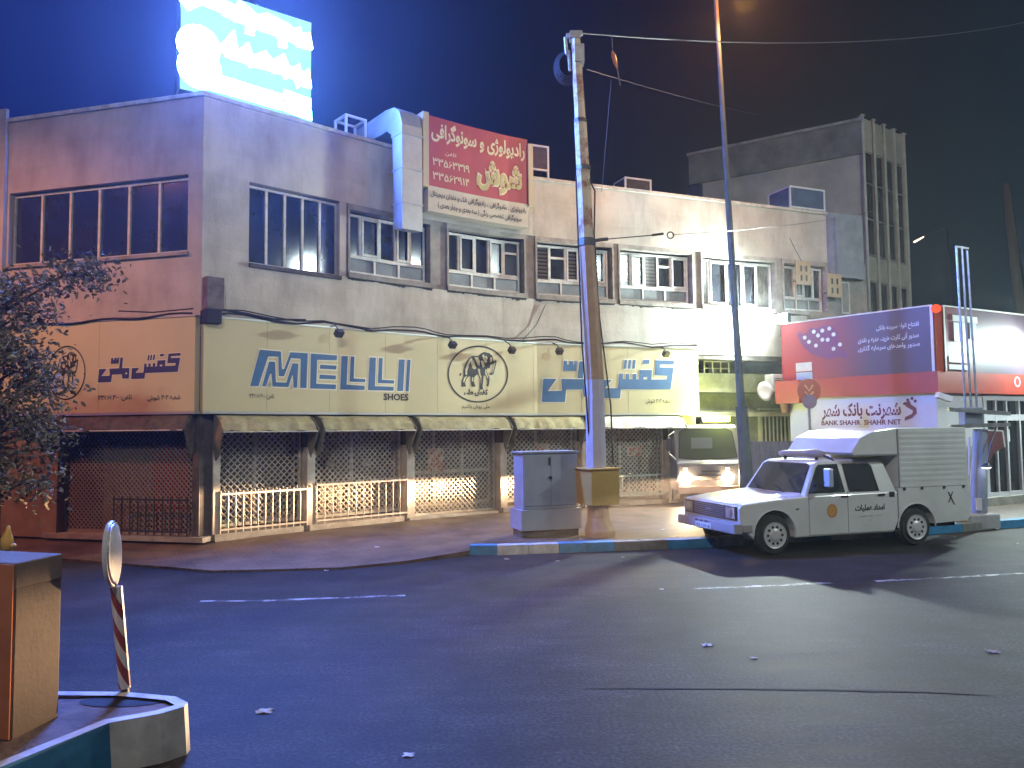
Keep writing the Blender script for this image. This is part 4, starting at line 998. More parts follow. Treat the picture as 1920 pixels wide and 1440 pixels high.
mb = MB(); KB_.box(mb, ub2, kr, .0, .05, zkm + .003, zkt); mb.build('banner', mat('banner_right', (.3, .1, .15), .45, extra=grad((0, 1.6, (.22, .045, .07), (.10, .07, .10)))), t)
mb = MB(); KB_.box(mb, ub + .005, ub2 - .005, -.02, .03, zkm + .003, zkt); mb.build('corner_post', kred, t)
mb = MB(); KB_.box(mb, ub - .05, ub, .055, .075, zkm, zkt); KB_.box(mb, ub2, ub2 + .05, .055, .075, zkm, zkt); KB_.box(mb, 0, ub, -.0, .07, zkt + .002, zkt + .03); KB_.box(mb, ub2, kr, 0, .07, zkt + .002, zkt + .03); mb.build('banner_frame', whitef, t)
mb = MB(); mb.lathe([(.02, -.09), (.08, -.06), (.10, 0), (.08, .06), (.02, .09)], Matrix.Translation(KB_.P(kl, .12, zkt - .08)), 14); mb.build('red_lamp', emis('red_lamp_glow', (1, .08, .03), 1.6), t, smooth=True)
def kt(px, py, o=.058): return KB_.hit(px, py, o)
def ktext(s, px0, px1, py0, py1, m, b=0.0, o=.058, slope=0.0, nm='lettering'):
    """lettering between the pixel corners; follows the wall's own horizontal"""
    a = kt(px0, py0, o); c = kt(px1, py1, o); xm = (px0 + px1) / 2
    zt_ = kt(px1, py0, o)[1]; zb_ = kt(px1, py1, o)[1]
    mb = MB(); add_text(mb, s, a[0], c[0], zb_, zt_, KB_.fn(o), b); mb.build(nm, m, t, fix=False)
lav = mat('lavender_lettering', (.62, .58, .66), .5); maroon = mat('maroon_lettering', (.13, .02, .04), .5)
ktext(fa('افتتاح انواع سپرده بانکی'), 1642, 1723, 602, 615, lav, .02)
ktext(fa('صدور آنی کارت خرید، هدیه و نقدی'), 1608, 1723, 621, 635, lav, .02)
ktext(fa('صدور واحدهای سرمایه گذاری'), 1608, 1725, 638, 651, lav, .02)
# map-like blob with white dots
mp = [(1494, 626), (1500, 622), (1506, 628), (1514, 622), (1520, 614), (1530, 616), (1540, 612), (1556, 610), (1566, 616), (1572, 630), (1572, 645), (1582, 655), (1590, 668), (1584, 672), (1570, 668), (1560, 674), (1545, 672), (1535, 668), (1525, 666), (1515, 658), (1506, 650), (1500, 640)]
mb = MB(); mb.poly([[kt(*p) for p in mp]], lambda u, v, th: KB_.P(u, .056, v)); mb.build('map_print', mat('map_purple', (.16, .03, .12), .5), t, fix=False)
m1 = MB(); m2 = MB()
for p in ((1509, 633), (1517, 641), (1526, 622), (1530, 648), (1534, 629), (1542, 620), (1542, 637), (1552, 637), (1555, 616), (1563, 627), (1563, 654), (1575, 646)):
    u, z = kt(*p)
    for mm_, r_, o in ((m1, .062, .060), (m2, .05, .064)):
        mm_.add([KB_.P(u + r_ * math.cos(k * math.pi / 8), o, z + r_ * math.sin(k * math.pi / 8)) for k in range(16)], [tuple(range(16))])
m1.build('map_dot_ring', maroon, t, fix=False); m2.build('map_dot', whitef, t, fix=False)
def kq(px0, px1, py0, py1, m, o, nm, th=.01):
    a, z1 = kt(px0, py0, o); b, _ = kt(px1, py0, o); z0 = kt((px0 + px1) / 2, py1, o)[1]
    mb = MB(); KB_.box(mb, a, b, o - th, o, z0, z1); return mb.build(nm, m, t)
kq(1492, 1522, 681, 696, whitef, .075, 'label'); kq(1493, 1523, 699, 720, mat('label_blue', (.4, .5, .6), .5), .075, 'label')
ktext(fa('شهرنت بانک شهر'), 1540, 1690, 752, 786, maroon, .035, -.034)
ktext('BANK SHAHR  SHAHR NET', 1540, 1690, 786, 796, maroon, .03, -.034)
sw = [(1697, 782), (1710, 776), (1712, 770), (1698, 762), (1697, 754), (1706, 752), (1708, 758), (1718, 765), (1719, 775), (1710, 784), (1696, 789)]
mb = MB(); mb.poly([[kt(*p, -.034) for p in sw]], lambda u, v, th: KB_.P(u, -.034, v))
for p in ((1696, 757), (1702, 750), (1710, 747), (1716, 752)):
    u, z = kt(*p, -.034); mb.add([KB_.P(u + .035 * math.cos(k * math.pi / 6), -.034, z + .035 * math.sin(k * math.pi / 6)) for k in range(12)], [tuple(range(12))])
mb.build('emblem', maroon, t, fix=False)
kq(1786, 1832, 590, 604, whitef, .07, 'print'); kq(1788, 1798, 604, 640, whitef, .07, 'print'); kq(1804, 1812, 604, 640, whitef, .07, 'print'); kq(1818, 1830, 604, 636, mat('print_blue', (.3, .45, .6), .5), .07, 'print')
kq(1779, 1818, 667, 680, whitef, .07, 'label'); kq(1780, 1818, 683, 693, whitef, .07, 'label')
mb = MB(); ring(mb, lambda p: p, *kt(1907, 716), .12, .12, .03, KB_.fn(.07), 20); mb.build('emblem', lav, t, fix=False)
# glazed front
zf0, zf1 = .3, zkb - .02
fr = MB()
for px_, w in ((1850, .12), (1872, .05), (1892, .06), (1916, .06), (1945, .06), (1975, .08)):
    u = KB_.hit(px_, 850)[0]; KB_.box(fr, u, u + w, -.2, -.03, zf0, zf1)
ue = KB_.hit(1975, 850)[0] + .08
KB_.box(fr, u_d, kr, -.2, -.02, zf1 - .12, zf1 - .001); KB_.box(fr, u_d + .13, ue, -.19, -.035, 2.0, 2.14); KB_.box(fr, u_d + .13, ue, -.19, -.035, zf0, zf0 + .08)
wi = fr.build('shop_window', kw, t); mb = MB(); KB_.box(mb, u_d + .1, ue, -.14, -.12, zf0, zf1 - .1); mb.build('pane', cabglass, wi)
mb = MB(); KB_.box(mb, u_d - .4, kr, -.25, .15, .12, .30); mb.build('plinth', conc, t)
mb = MB(); KB_.box(mb, ue, kr, -.2, -.04, .12, zkb - .13); mb.build('wall', kw, t)
kq(1884, 1893, 805, 828, whitef, -.1, 'notice')
# red cabinet-like box at the left end under the banner
mb = MB(); KB_.box(mb, -.05, .55, .0, .30, zkb - .12, zkm - .02); mb.build('sign_box', kred, t)
# roof of the parapet lamp: flood light fixtures
def flood(name, label, p, aim, cone, power, col, size=.34, estr=60):
    t = thing(name, label, 'floodlight', p); M = Matrix.Translation(p) @ (Vector(aim) - Vector(p)).to_track_quat('Z', 'Y').to_matrix().to_4x4()
    mb = MB(); mb.box(-size / 2, size / 2, -size * .35, size * .35, -.12, 0, M); mb.build('housing', dsteel, t, bevel=.01)
    mb = MB(); mb.box(-size / 2 + .02, size / 2 - .02, -size * .35 + .02, size * .35 - .02, .001, .012, M); mb.build('lens', emis('flood_' + name, col, estr), t)
    mb = MB(); mb.tube([Vector(p) - Vector((0, -.05, .08)), Vector(p) - Vector((0, -.12, .45))], .025, 6); mb.build('bracket', dsteel, t)
    l = lamp('floodlight_beam', 'SPOT', Vector(M @ Vector((0, 0, .06))), power, col, .12, aim, cone, .5); l.parent = t; l.matrix_parent_inverse = t.matrix_basis.inverted()
    return t
fp = KB_.P(.05, .05, zkt + .16)
flood('floodlight', 'blazing white floodlight on the left end of the kiosk roof', fp, (2.5, 17.4, 4.8), 146, 4200, (.86, 1.0, .93), estr=2200)
fp2 = KB_.P(KB_.hit(1936, 650)[0], .35, KB_.hit(1936, 640)[1])
flood('floodlight', 'cold floodlight on the right face of the kiosk banner', fp2, (9, 6, -1.0), 150, 380, (.50, .90, 1.0), estr=250)

# ================================================================== BIG CONCRETE POLE
pb = G(1125, 1006, .13); PD = pb.y
def pz(px, py): return atY(px, py, PD)
t = thing('utility_pole', 'big leaning concrete pole with peeling painted bands and an ochre box near its foot', 'utility pole', pb)
octn = 8
def sect(name, pts, rad, m, n=8):
    mb = MB(); mb.tube(pts, rad, n); return mb.build(name, m, t)
brown = mat('pole_brown', (.50, .33, .20), .8, col2=(.36, .24, .15), nscale=3, bump=.3)
lavp = mat('pole_lavender', (.50, .49, .58), .7, col2=(.42, .41, .50), nscale=3)
rust = mat('pole_weathered', (.62, .53, .38), .85, col2=(.30, .15, .07), nscale=3.2, contrast=(.4, .54), bump=.4)
sect('pole_base', [pb - Vector((0, 0, .15)), pb + Vector((0, 0, .10)), pz(1122, 970), pz(1120, 940)], [.27, .26, .19, .175], brown)
sect('pole_shaft', [pz(1120, 946), pz(1118, 875), pz(1115, 712)], [.176, .172, .158], lavp)
sect('pole_shaft', [pz(1115, 712), pz(1106, 560), pz(1100, 452)], [.157, .148, .135], brown)
sect('pole_shaft', [pz(1100, 452), pz(1094, 340), pz(1088, 226)], [.128, .118, .108], rust)
sect('pole_shaft', [pz(1088, 226), pz(1083, 140), pz(1079, 62)], [.096, .088, .08], rust)
sect('pole_band', [pz(1088, 231), pz(1088, 224)], [.118, .115], dsteel); sect('pole_band', [pz(1100, 462), pz(1100, 448)], [.15, .148], dsteel); sect('pole_band', [pz(1094, 320), pz(1094, 312)], [.13, .13], dsteel)
c1 = pz(1121, 945); M = Matrix.Translation((c1.x, c1.y, 0)) @ Matrix.Rotation(R(24), 4, 'Z')
zb_ = c1.z; zt_ = pz(1120, 880).z
mb = MB(); mb.box(-.26, .26, -.26, .26, zb_, zt_, M); mb.box(-.29, .29, -.29, .29, zt_, zt_ + .03, M); mb.build('box', mat('pole_box_ochre', (.50, .33, .08), .6, col2=(.42, .27, .06), nscale=2), t, bevel=.01)
mb = MB()
for x, y, l in ((1060, 70, .3), (1066, 95, .35), (1072, 62, .2)):
    p = pz(x, y); mb.tube([p, p + Vector((.02, 0, -l))], .03, 6)
mb.bar(pz(1062, 68), pz(1092, 62), .07); mb.box(-.09, .09, -.1, .1, 0, .12, Matrix.Translation(pz(1078, 75))); mb.box(-.08, .08, -.12, .1, 0, .3, Matrix.Translation(pz(1086, 120)))
mb.build('clamp', steel, t)
mb = MB(); cc = pz(1064, 122)
for k in range(5):
    r_ = .20 + .025 * k; mb.tube([cc + Vector((r_ * math.cos(a) * .75, .03 * k, r_ * math.sin(a))) for a in [i * math.pi / 8 for i in range(17)]], .011, 5, False)
mb.build('cable_coil', rubber, t)
mb = MB(); mb.tube([pz(1086, 330) + Vector((.13, -.05, 0)), pz(1094, 360) + Vector((.19, -.05, 0)), pz(1097, 440) + Vector((.15, -.05, 0)), pz(1106, 600) + Vector((.16, -.05, 0)), pz(1122, 760) + Vector((.2, -.05, 0)), pz(1133, 870) + Vector((.14, -.05, 0))], .014, 5)
mb.tube([pz(1080, 330), pz(1084, 460) + Vector((0, -.05, 0)), pz(1090, 640) + Vector((0, -.08, 0)), pz(1102, 800) + Vector((0, -.1, 0)), pz(1108, 875)], .014, 5); mb.build('down_cable', rubber, t)
mb = MB(); mb.tube([pz(1104, 452), pz(1140, 448)], .03, 6); mb.tube([pz(1140, 448), pz(1235, 440)], .010, 5); mb.tube([pz(1222, 441), pz(1244, 438)], .022, 6)
cc = pz(1257, 441); mb.tube([cc + Vector((.055 * math.cos(a), 0, .055 * math.sin(a))) for a in [i * math.pi / 8 for i in range(17)]], .012, 5, False); mb.build('stay_rod', dsteel, t)
def wire(name, a, b, d, r, m, label, cat='overhead wire', n=16):
    mb = MB(); mb.tube(sag(a, b, d, n), r, 5); return tag(mb.build(name, m), label, cat)
wirem = mat('grey_wire', (.06, .06, .075), .5)
wire('overhead_wire', pz(1090, 62), atY(2050, 10, 22), .55, .012, wirem, 'grey overhead wire running right from the top of the concrete pole')
wire('overhead_wire', pz(1261, 440), atY(1640, 395, 24), .1, .007, wirem, 'thin stay wire running right from the rod in the middle of the concrete pole')
wire('overhead_wire', pz(1100, 130), atY(1420, 215, 22), .05, .004, wirem, 'thin wire sloping down right from the dangling insulator')
wire('overhead_wire', pz(1146, 150), atY(1128, 360, 13.5), .0, .005, wirem, 'thin cord hanging between the insulator and the roof')
wire('overhead_wire', atY(1455, 395, 20.2), atY(1510, 505, 20.0), .0, .008, wirem, 'thin wire slanting across the pale parapet at its right end')
t = thing('insulator', 'orange insulator dangling from a cord beside the top of the concrete pole', 'insulator', pz(1156, 135))
mb = MB(); mb.tube([pz(1147, 70), pz(1149, 100)], .006, 5); mb.tube([pz(1157, 128), pz(1163, 160)], .012, 5); mb.build('cord', wirem, t)
mb = MB(); mb.tube([pz(1148, 96), pz(1150, 104), pz(1154, 118), pz(1157, 128)], [.015, .038, .034, .012], 8); mb.build('body', mat('orange_porcelain', (.5, .16, .05), .35), t, smooth=True)

# ================================================================== UTILITY CABINET
cb = G(980, 1010, .13); cr = G(1086, 1004, .13)
ang = math.atan2(cr.y - cb.y, cr.x - cb.x) ; wd = (cr - cb).length
t = thing('utility_cabinet', 'grey two-door street cabinet on a plinth at the kerb, left of the concrete pole', 'cabinet', cb, ang)
cm = mat('cabinet_grey', (.34, .38, .44), .5, col2=(.28, .31, .36), nscale=2.5); M = LM(t); H_ = 1.38
mb = MB(); mb.box(.02, wd - .02, 0.0, .50, .46, H_, M); mb.build('body', cm, t, bevel=.012)
mb = MB(); mb.box(-.03, wd + .03, -.04, .55, .12, .46, M); mb.build('plinth', cm, t, bevel=.01)
mb = MB(); mb.box(.0, wd, .02, .48, 0, .12, M); mb.build('base', darkc, t)
mb = MB(); mb.box(-.01, wd + .01, -.03, .53, H_, H_ + .03, M); mb.build('roof', cm, t)
for x0, x1 in ((.04, wd / 2 - .004), (wd / 2 + .004, wd - .04)):
    mb = MB(); mb.box(x0, x1, -.018, -.001, .52, H_ - .03, M); d_ = mb.build('door', cm, t, bevel=.004)
    if x0 < .1:
        mb = MB(); mb.box(x1 - .035, x1 - .01, -.04, -.019, 1.18, 1.31, M); mb.tube([M @ Vector((x1 - .01, -.02, .98)), M @ Vector((x1 - .01, -.055, .98))], .028, 8); mb.build('handle', dsteel, d_)

# ================================================================== TALL STREET LAMP
D_ = 16.0; b0_ = atY(1407, 978, D_); b0_.z = .1
t = thing('street_lamp', 'tall slim grey-green lamp post with an orange glowing head, between truck and pickup', 'street lamp', b0_)
lg_ = mat('lamp_post_green', (.055, .075, .07), .65, col2=(.035, .045, .045), nscale=4)
mb = MB(); mb.tube([b0_, atY(1390, 762, D_)], [.135, .125], 10); mb.build('post_base', lg_, t, smooth=False)
mb = MB(); tp = atY(1338, -70, D_); mb.tube([atY(1390, 762, D_), atY(1377, 560, D_), atY(1355, 210, D_), tp], [.085, .075, .055, .045], 10); mb.build('post', lg_, t)
hd = atY(1392, -26, D_ - .6); mb = MB(); mb.tube([tp, tp + Vector((.3, -.2, .25)), hd + Vector((-.2, 0, .16))], .035, 8); mb.build('arm', lg_, t)
mb = MB(); mb.tube([hd + Vector((-.32, 0, .13)), hd + Vector((-.1, 0, .14)), hd + Vector((.3, 0, .10)), hd + Vector((.45, 0, .06))], [.06, .14, .14, .05], 10); mb.build('lamp_head', lg_, t, smooth=True)
mb = MB(); mb.lathe([(.03, -.11), (.12, -.07), (.15, 0.02)], Matrix.Translation(hd) @ Matrix.Diagonal((1.6, 1, 1, 1)), 14); mb.build('lamp_lens', emis('sodium_lens', (1, .26, .03), 420), t, smooth=True)
l = lamp('street_lamp_beam', 'SPOT', hd - Vector((0, 0, .2)), 900, (1, .5, .2), .12, hd - Vector((0, .0, 8)), 150, .6); l.parent = t; l.matrix_parent_inverse = t.matrix_basis.inverted()

# ================================================================== RED ROUND SIGN, FENCE, BOLLARD
D_ = 17.3; c = atY(1516, 733, D_); b_ = Vector((c.x + .02, c.y, .12))
t = thing('round_sign', 'round red-orange road sign on a thin pole in front of the kiosk', 'road sign', b_)
mb = MB(); mb.tube([b_, c + Vector((.0, .03, .1))], .03, 8); mb.build('pole', steel, t)
Q = Matrix.Translation(c) @ Matrix.Rotation(R(90), 4, 'X')
mb = MB(); mb.lathe([(.27, 0), (.27, .02)], Q, 28); mb.build('disc', mat('sign_red', (.42, .10, .05), .4), t)
mb = MB(); mb.lathe([(.16, -.0), (.16, .02)], Matrix.Translation(c + Vector((0, -.03, -.24))) @ Matrix.Rotation(R(90), 4, 'X'), 24); mb.build('lower_disc', mat('sign_mauve', (.22, .15, .18), .5), t)
mb = MB(); mb.tube([c + Vector((-.09, -.03, .13)), c + Vector((0, -.03, .0)), c + Vector((.09, -.03, .13))], .022, 6); mb.tube([c + Vector((-.1, -.03, -.02)), c + Vector((0, -.03, -.12)), c + Vector((.1, -.03, -.02))], .02, 6); mb.build('symbol', mat('sign_yellow', (.7, .4, .15), .5), t)
D_ = 17.6; a = atY(1388, 828, D_); b = atY(1512, 828, D_ + .1)
t = thing('corrugated_fence', 'grey corrugated metal fence behind the pickup windscreen, left of the kiosk', 'fence', (a.x, a.y, .12))
mb = MB(); n = 42; vs = []
for i in range(n + 1):
    p = a.lerp(b, i / n); o = .03 * (1 if i % 4 in (1, 2) else 0)
    for z in (.12, a.z): vs += [Vector((p.x, p.y - o, z)), Vector((p.x, p.y - o + .012, z))]
mb.add(vs, [f for i in range(n) for f in ((4 * i, 4 * i + 4, 4 * i + 6, 4 * i + 2), (4 * i + 1, 4 * i + 3, 4 * i + 7, 4 * i + 5), (4 * i + 2, 4 * i + 6, 4 * i + 7, 4 * i + 3))]); mb.build('sheet', mat('fence_grey', (.16, .16, .165), .6, col2=(.11, .11, .115), nscale=3), t)
mb = MB()
for p in (a, b): mb.bar((p.x, p.y + .06, .12), (p.x, p.y + .06, p.z + .05), .06)
mb.build('post', dsteel, t)
D_ = 16.6; a = atY(1393, 860, D_)
t = thing('bollard', 'slim white marker post with dark bands beside the lamp post', 'bollard', (a.x, a.y, .12))
mb = MB(); mb.tube([(a.x, a.y, .12), (a.x, a.y, a.z - .06), (a.x, a.y, a.z)], [.045, .045, .01], 10); mb.build('post', mat('bollard_white', (.75, .75, .73), .4), t)
mb = MB()
for z in (.55, .72, .80): mb.tube([(a.x, a.y, z), (a.x, a.y, z + .03)], .048, 10)
mb.build('band', dsteel, t)
# clutter on the balcony, white in the glare
t = thing('satellite_dish', 'pale round dish leaning on the balcony right of the lamp post', 'dish', atY(1432, 735, 19.2))
c = atY(1432, 735, 19.3); mb = MB(); mb.lathe([(.02, 0), (.14, .02), (.24, .07), (.25, .075), (.14, .035), (.02, .015)], Matrix.Translation(c) @ Matrix.Rotation(R(80), 4, 'X') @ Matrix.Rotation(R(20), 4, 'Y'), 20); mb.build('dish', whitef, t, smooth=True)
mb = MB(); mb.tube([c, (c.x, c.y + .1, 2.9)], .02, 6); mb.build('stand', dsteel, t)
c = atY(1458, 720, 19.6)
t = thing('wall_air_conditioner', 'white air conditioner casing on the balcony beside the kiosk banner', 'air conditioner', c)
M = Matrix.Translation(c) @ Matrix.Rotation(R(22), 4, 'Z'); mb = MB(); mb.box(-.28, .28, -.15, .15, -.2, .24, M); mb.build('casing', whitef, t, bevel=.015)
mb = MB()
for k in range(6): mb.box(-.22, .05, -.165, -.151, -.13 + k * .05, -.115 + k * .05, M)
mb.build('grille', dsteel, t)
t = thing('potted_plant', 'leafless potted shrub on the balcony next to the kiosk banner', 'plant', (c.x + .1, c.y - .3, 2.3))
mb = MB(); random.seed(5)
for k in range(16):
    a_ = random.uniform(0, 6.28); e = Vector((.28 * math.cos(a_), .15 * math.sin(a_), random.uniform(.15, .5))); p0 = Vector((c.x + .05, c.y - .35, 2.45)); mb.tube([p0, p0 + e * .5 + Vector((0, 0, .06)), p0 + e], [.012, .008, .003], 5)
mb.build('branches', mat('twig', (.08, .07, .05), .9), t)
mb = MB(); mb.lathe([(.08, 2.2 - 2.2), (.12, .22)], Matrix.Translation((c.x + .05, c.y - .35, 2.25)), 14); mb.build('pot', mat('clay_pot', (.3, .16, .09), .8), t)

# ================================================================== TRANSFORMER / CABLE POLE AT THE RIGHT KERB
b_ = G(1834, 990, .0); D_ = b_.y
def q_(x, y): return atY(x, y, D_)
t = thing('cable_pole', 'blue-grey post with two crossarms and three tall rods at the right kerb', 'cable pole', b_)
bg_ = mat('blue_grey_paint', (.26, .29, .38), .5, col2=(.2, .22, .3), nscale=3)
mb = MB(); mb.tube([b_, q_(1838, 805)], [.15, .125], 12); mb.build('post', bg_, t)
mb = MB(); mb.box(-.42, .24, -.28, .2, 0, .28, Matrix.Translation((b_.x, b_.y, 0)) @ Matrix.Rotation(R(12), 4, 'Z')); mb.build('foot', mat('foot_concrete', (.34, .34, .36), .8, col2=(.24, .24, .26), nscale=4), t, bevel=.03)
for (x0, y0, x1, y1), nm in (((1793, 462, 1812, 800), 'rod'), ((1803, 462, 1823, 800), 'rod'), ((1813, 470, 1834, 800), 'rod')):
    mb = MB(); mb.tube([q_(x0, y0), q_(x1, y1)], .022, 6); mb.build(nm, steel, t)
mb = MB(); mb.bar(q_(1791, 462), q_(1816, 466), .03); mb.build('rod_clamp', steel, t)
for (x0, y0, x1, y1) in ((1768, 768, 1882, 776), (1772, 800, 1882, 796)):
    mb = MB(); mb.bar(q_(x0, y0) + Vector((0, -.17, 0)), q_(x1, y1) + Vector((0, -.17, 0)), .07); mb.build('crossarm', steel, t)
mb = MB(); mb.box(-.17, .17, -.12, .1, 0, .34, Matrix.Translation(q_(1820, 798))); mb.build('junction', mat('blue_junction', (.2, .23, .3), .5, col2=(.14, .16, .2), nscale=4), t, bevel=.02)
mb = MB(); mb.tube([q_(1826, 925) + Vector((-.16, -.1, 0)), q_(1818, 820) + Vector((-.06, -.1, 0))], .02, 6); mb.box(-.04, .04, -.03, .03, 0, .22, Matrix.Translation(q_(1826, 955) + Vector((0, -.16, 0)))); mb.build('conduit', kw, t)
t = thing('hanging_lamp', 'small lit lamp hanging beside the blue-grey post', 'lamp', q_(1833, 870) + Vector((.05, -.1, 0)))
c = q_(1834, 872) + Vector((0, -.25, 0)); mb = MB(); mb.tube([c + Vector((.02, 0, .05)), q_(1846, 830) + Vector((0, -.2, 0)), q_(1862, 800) + Vector((0, -.1, 0))], .014, 6); mb.build('arm', dsteel, t)
mb = MB(); mb.lathe([(.02, .05), (.07, .01), (.085, -.03)], Matrix.Translation(c), 14); mb.build('shade', dsteel, t); mb = MB(); mb.lathe([(.08, -.032), (.05, -.05), (.01, -.055)], Matrix.Translation(c), 14); mb.build('bulb', emis('bulb', (.9, 1, 1), 8), t)
# maroon pennant-like sign beside it
t = thing('projecting_sign', 'dark red triangular sign with a white edge hanging at the kiosk door', 'sign', KB_.P(KB_.hit(1852, 830)[0], .3, 2))
mb = MB(); f_ = lambda u, v, th=0: KB_.P(u, .5 + th, v); pl = [KB_.hit(*p, .5) for p in ((1840, 806), (1878, 808), (1882, 838), (1862, 850), (1845, 885), (1838, 880))]; mb.poly([pl], f_, .03); mb.build('panel', mat('maroon_panel', (.15, .05, .06), .6), t)
mb = MB(); mb.bar(f_(*pl[0]) + Vector((0, -.03, 0)), f_(*pl[1]) + Vector((0, -.03, 0)), .03); mb.bar(f_(*pl[1]) + Vector((0, -.03, 0)), f_(*pl[2]) + Vector((0, -.03, 0)), .03); mb.build('edge', whitef, t)
mb = MB(); mb.bar(f_(*pl[1]), KB_.P(pl[1][0], -.05, pl[1][1]), .03); mb.build('bracket', dsteel, t)
t = thing('security_camera', 'white security camera on the kiosk corner under the red fascia', 'camera', KB_.P(kl, .1, zkb - .15))
c = KB_.P(kl + .1, .25, zkb - .12); mb = MB(); mb.box(-.2, .12, -.07, .07, -.06, .06, Matrix.Translation(c) @ Matrix.Rotation(R(20), 4, 'Y')); mb.build('housing', whitef, t, bevel=.01); mb = MB(); mb.bar(c, KB_.P(kl + .12, -.04, zkb - .05), .03); mb.build('bracket', whitef, t)
# far faint pole and distant street light at right
t = thing('far_pole', 'pale weathered pole far away above the kiosk roof at the right', 'pole', (22.5, 35, 0)); a = atY(1885, 345, 35); mb = MB(); mb.tube([(a.x + .9, 35, 0), a], [.28, .17], 8); mb.build('post', mat('far_pole', (.3, .26, .2), .9), t)
t = thing('far_lamp', 'distant lamp head lit pale orange beside the tall building', 'street lamp', atY(1730, 520, 40)); a = atY(1714, 454, 40); b = atY(1732, 444, 40)
mb = MB(); mb.tube([a, b], [.05, .03], 6); mb.build('lens', emis('far_lamp', (1, .8, .6), 3), t); mb = MB(); mb.tube([b, b + Vector((1.2, 0, .5)), b + Vector((1.4, 0, -6)), b + Vector((1.4, 0, -13))], .05, 6); mb.build('post', dsteel, t)

# ================================================================== WHITE PICKUP
t = thing('pickup', 'white double-cab service pickup with a tall ribbed cargo cover, parked at the kerb', 'pickup', (3.08, 12.2, 0), R(17.4)); M = LM(t)
def cv(*p): return M @ Vector(p)
def arch(cx, r, a0=0, a1=180, n=12): return [(cx + r * math.cos(R(a0 + (a1 - a0) * k / n)), .30 + r * math.sin(R(a0 + (a1 - a0) * k / n))) for k in range(n + 1)]
AX1, AX2 = .60, 3.24
prof = [(.03, .34), (0, .50), (0, .70), (.05, .775), (.30, .815), (1.12, .915), (2.90, .915), (2.90, .24)] 
body = [(.05, .36), (.0, .48), (.0, .72), (.05, .78), (.6, .845), (1.12, .905), (2.895, .905), (2.895, .40)] + [p for p in arch(AX2, .365, 165, 165)][:0]
sec = lambda pts: pts
front = [(.03, .42), (-.0, .50), (.0, .71), (.05, .765), (.6, .815), (1.14, .85), (2.89, .87), (2.89, .42)] + [(2.80, .24), (1.00, .24)] + arch(AX1, .36, -10, 190)
mb = MB(); mb.poly([front], lambda u, v, th: cv(u, -.80 + th, v), 1.60)
body_o = mb.build('body', carw, t, bevel=.022)
bed = [(2.905, .45), (2.905, .92), (4.36, .92), (4.36, .46), (4.28, .36), (3.66, .34)] + [p for p in arch(AX2, .37, 5, 165)]
mb = MB(); mb.poly([bed], lambda u, v, th: cv(u, -.80 + th, v), 1.60); mb.build('cargo_bed', carw, t, bevel=.015)
mb = MB(); mb.box(.2, 4.2, -.62, .62, .26, .62, M); mb.build('chassis', rubber, t)
# bonnet with raised edges
mb = MB(); xs_ = [.06, .35, .7, 1.0, 1.2]; ys_ = [-.72, -.66, -.3, 0, .3, .66, .72]; b = len(mb.v)
for x in xs_:
    for y in ys_:
        z = .765 + (x - .06) * .085 + (.035 if abs(y) < .7 else 0) * min(1, (x - .03) / .3) - (.0 if abs(y) > .31 else .008); mb.v.append(cv(x, y, z))
for i in range(4):
    for j in range(6): mb.f.append((b + i * 7 + j, b + i * 7 + j + 1, b + i * 7 + 8 + j, b + i * 7 + 7 + j))
mb.build('bonnet', carw, t, smooth=True)
# cabin
cb_ = [(1.14, .84), (1.44, 1.325), (1.54, 1.367), (2.1, 1.385), (2.70, 1.372), (2.77, 1.33), (2.89, .84)]
def yw(z): return .775 - .15 * (z - .90) / .48
mb = MB(); n = len(cb_); L_ = [cv(x, -yw(z), z) for x, z in cb_] + [cv(x, yw(z), z) for x, z in cb_]
mb.add(L_, [tuple(range(n)), tuple(range(2 * n - 1, n - 1, -1))] + [(i, i + 1, n + i + 1, n + i) for i in range(n - 1)]); mb.build('cab', carw, t, bevel=.03)
sd = lambda o: (lambda u, v, th=0: cv(u, -(yw(v) + o + th), v)); sd2 = lambda o: (lambda u, v, th=0: cv(u, yw(v) + o + th, v))
for s_ in (sd, sd2):
    for q in ([(1.25, .905), (1.48, 1.265), (1.53, 1.30), (1.86, 1.305), (1.88, .905)], [(1.99, .905), (1.98, 1.305), (2.46, 1.305), (2.50, 1.27), (2.53, .905)]):
        q2 = offset_poly(q, .016)
        mb = MB(); mb.poly([q2], s_(.003), .004); so = mb.build('window_seal', rubber, t); mb = MB(); mb.poly([q], s_(.006), .006); mb.build('window_pane', cabglass, so)
ws = lambda o: (lambda u, v, th=0: cv(1.14 + (v - .84) * .6186 - .85 * (o + th), u, v + .526 * (o + th)))
q = [(-.67, .885), (-.575, 1.28), (-.50, 1.31), (.50, 1.31), (.575, 1.28), (.67, .885)]
mb = MB(); mb.poly([offset_poly(q, .018)], ws(.003), .004); so = mb.build('windscreen_seal', rubber, t); mb = MB(); mb.poly([q], ws(.006), .006); mb.build('windscreen', cabglass, so)
mb = MB()
for y in (-.35, .15): mb.bar(cv(1.12, y, .885), cv(1.21, y + .38, .98), .012)
mb.build('wiper', rubber, t)
# doors: seams, handles
mb = MB()
for x in (1.21, 1.925, 2.885): mb.box(x, x + .007, -.8035, -.80, .27, .90, M)
mb.box(1.21, 2.885, -.8035, -.80, .262, .269, M); mb.build('door_seam', mat('seam_grey', (.2, .2, .2), .8), t)
for x in (1.80, 2.50): mb = MB(); mb.box(x, x + .13, -.822, -.803, .815, .845, M); mb.build('door_handle', rubber, t, bevel=.006)
mb = MB(); mb.box(2.72, 2.82, -.812, -.801, .79, .87, M); mb.build('fuel_cap', rubber, t, bevel=.008)
mb = MB(); mb.box(.98, 1.03, -.81, -.80, .66, .675, M); mb.build('side_lamp', rubber, t)
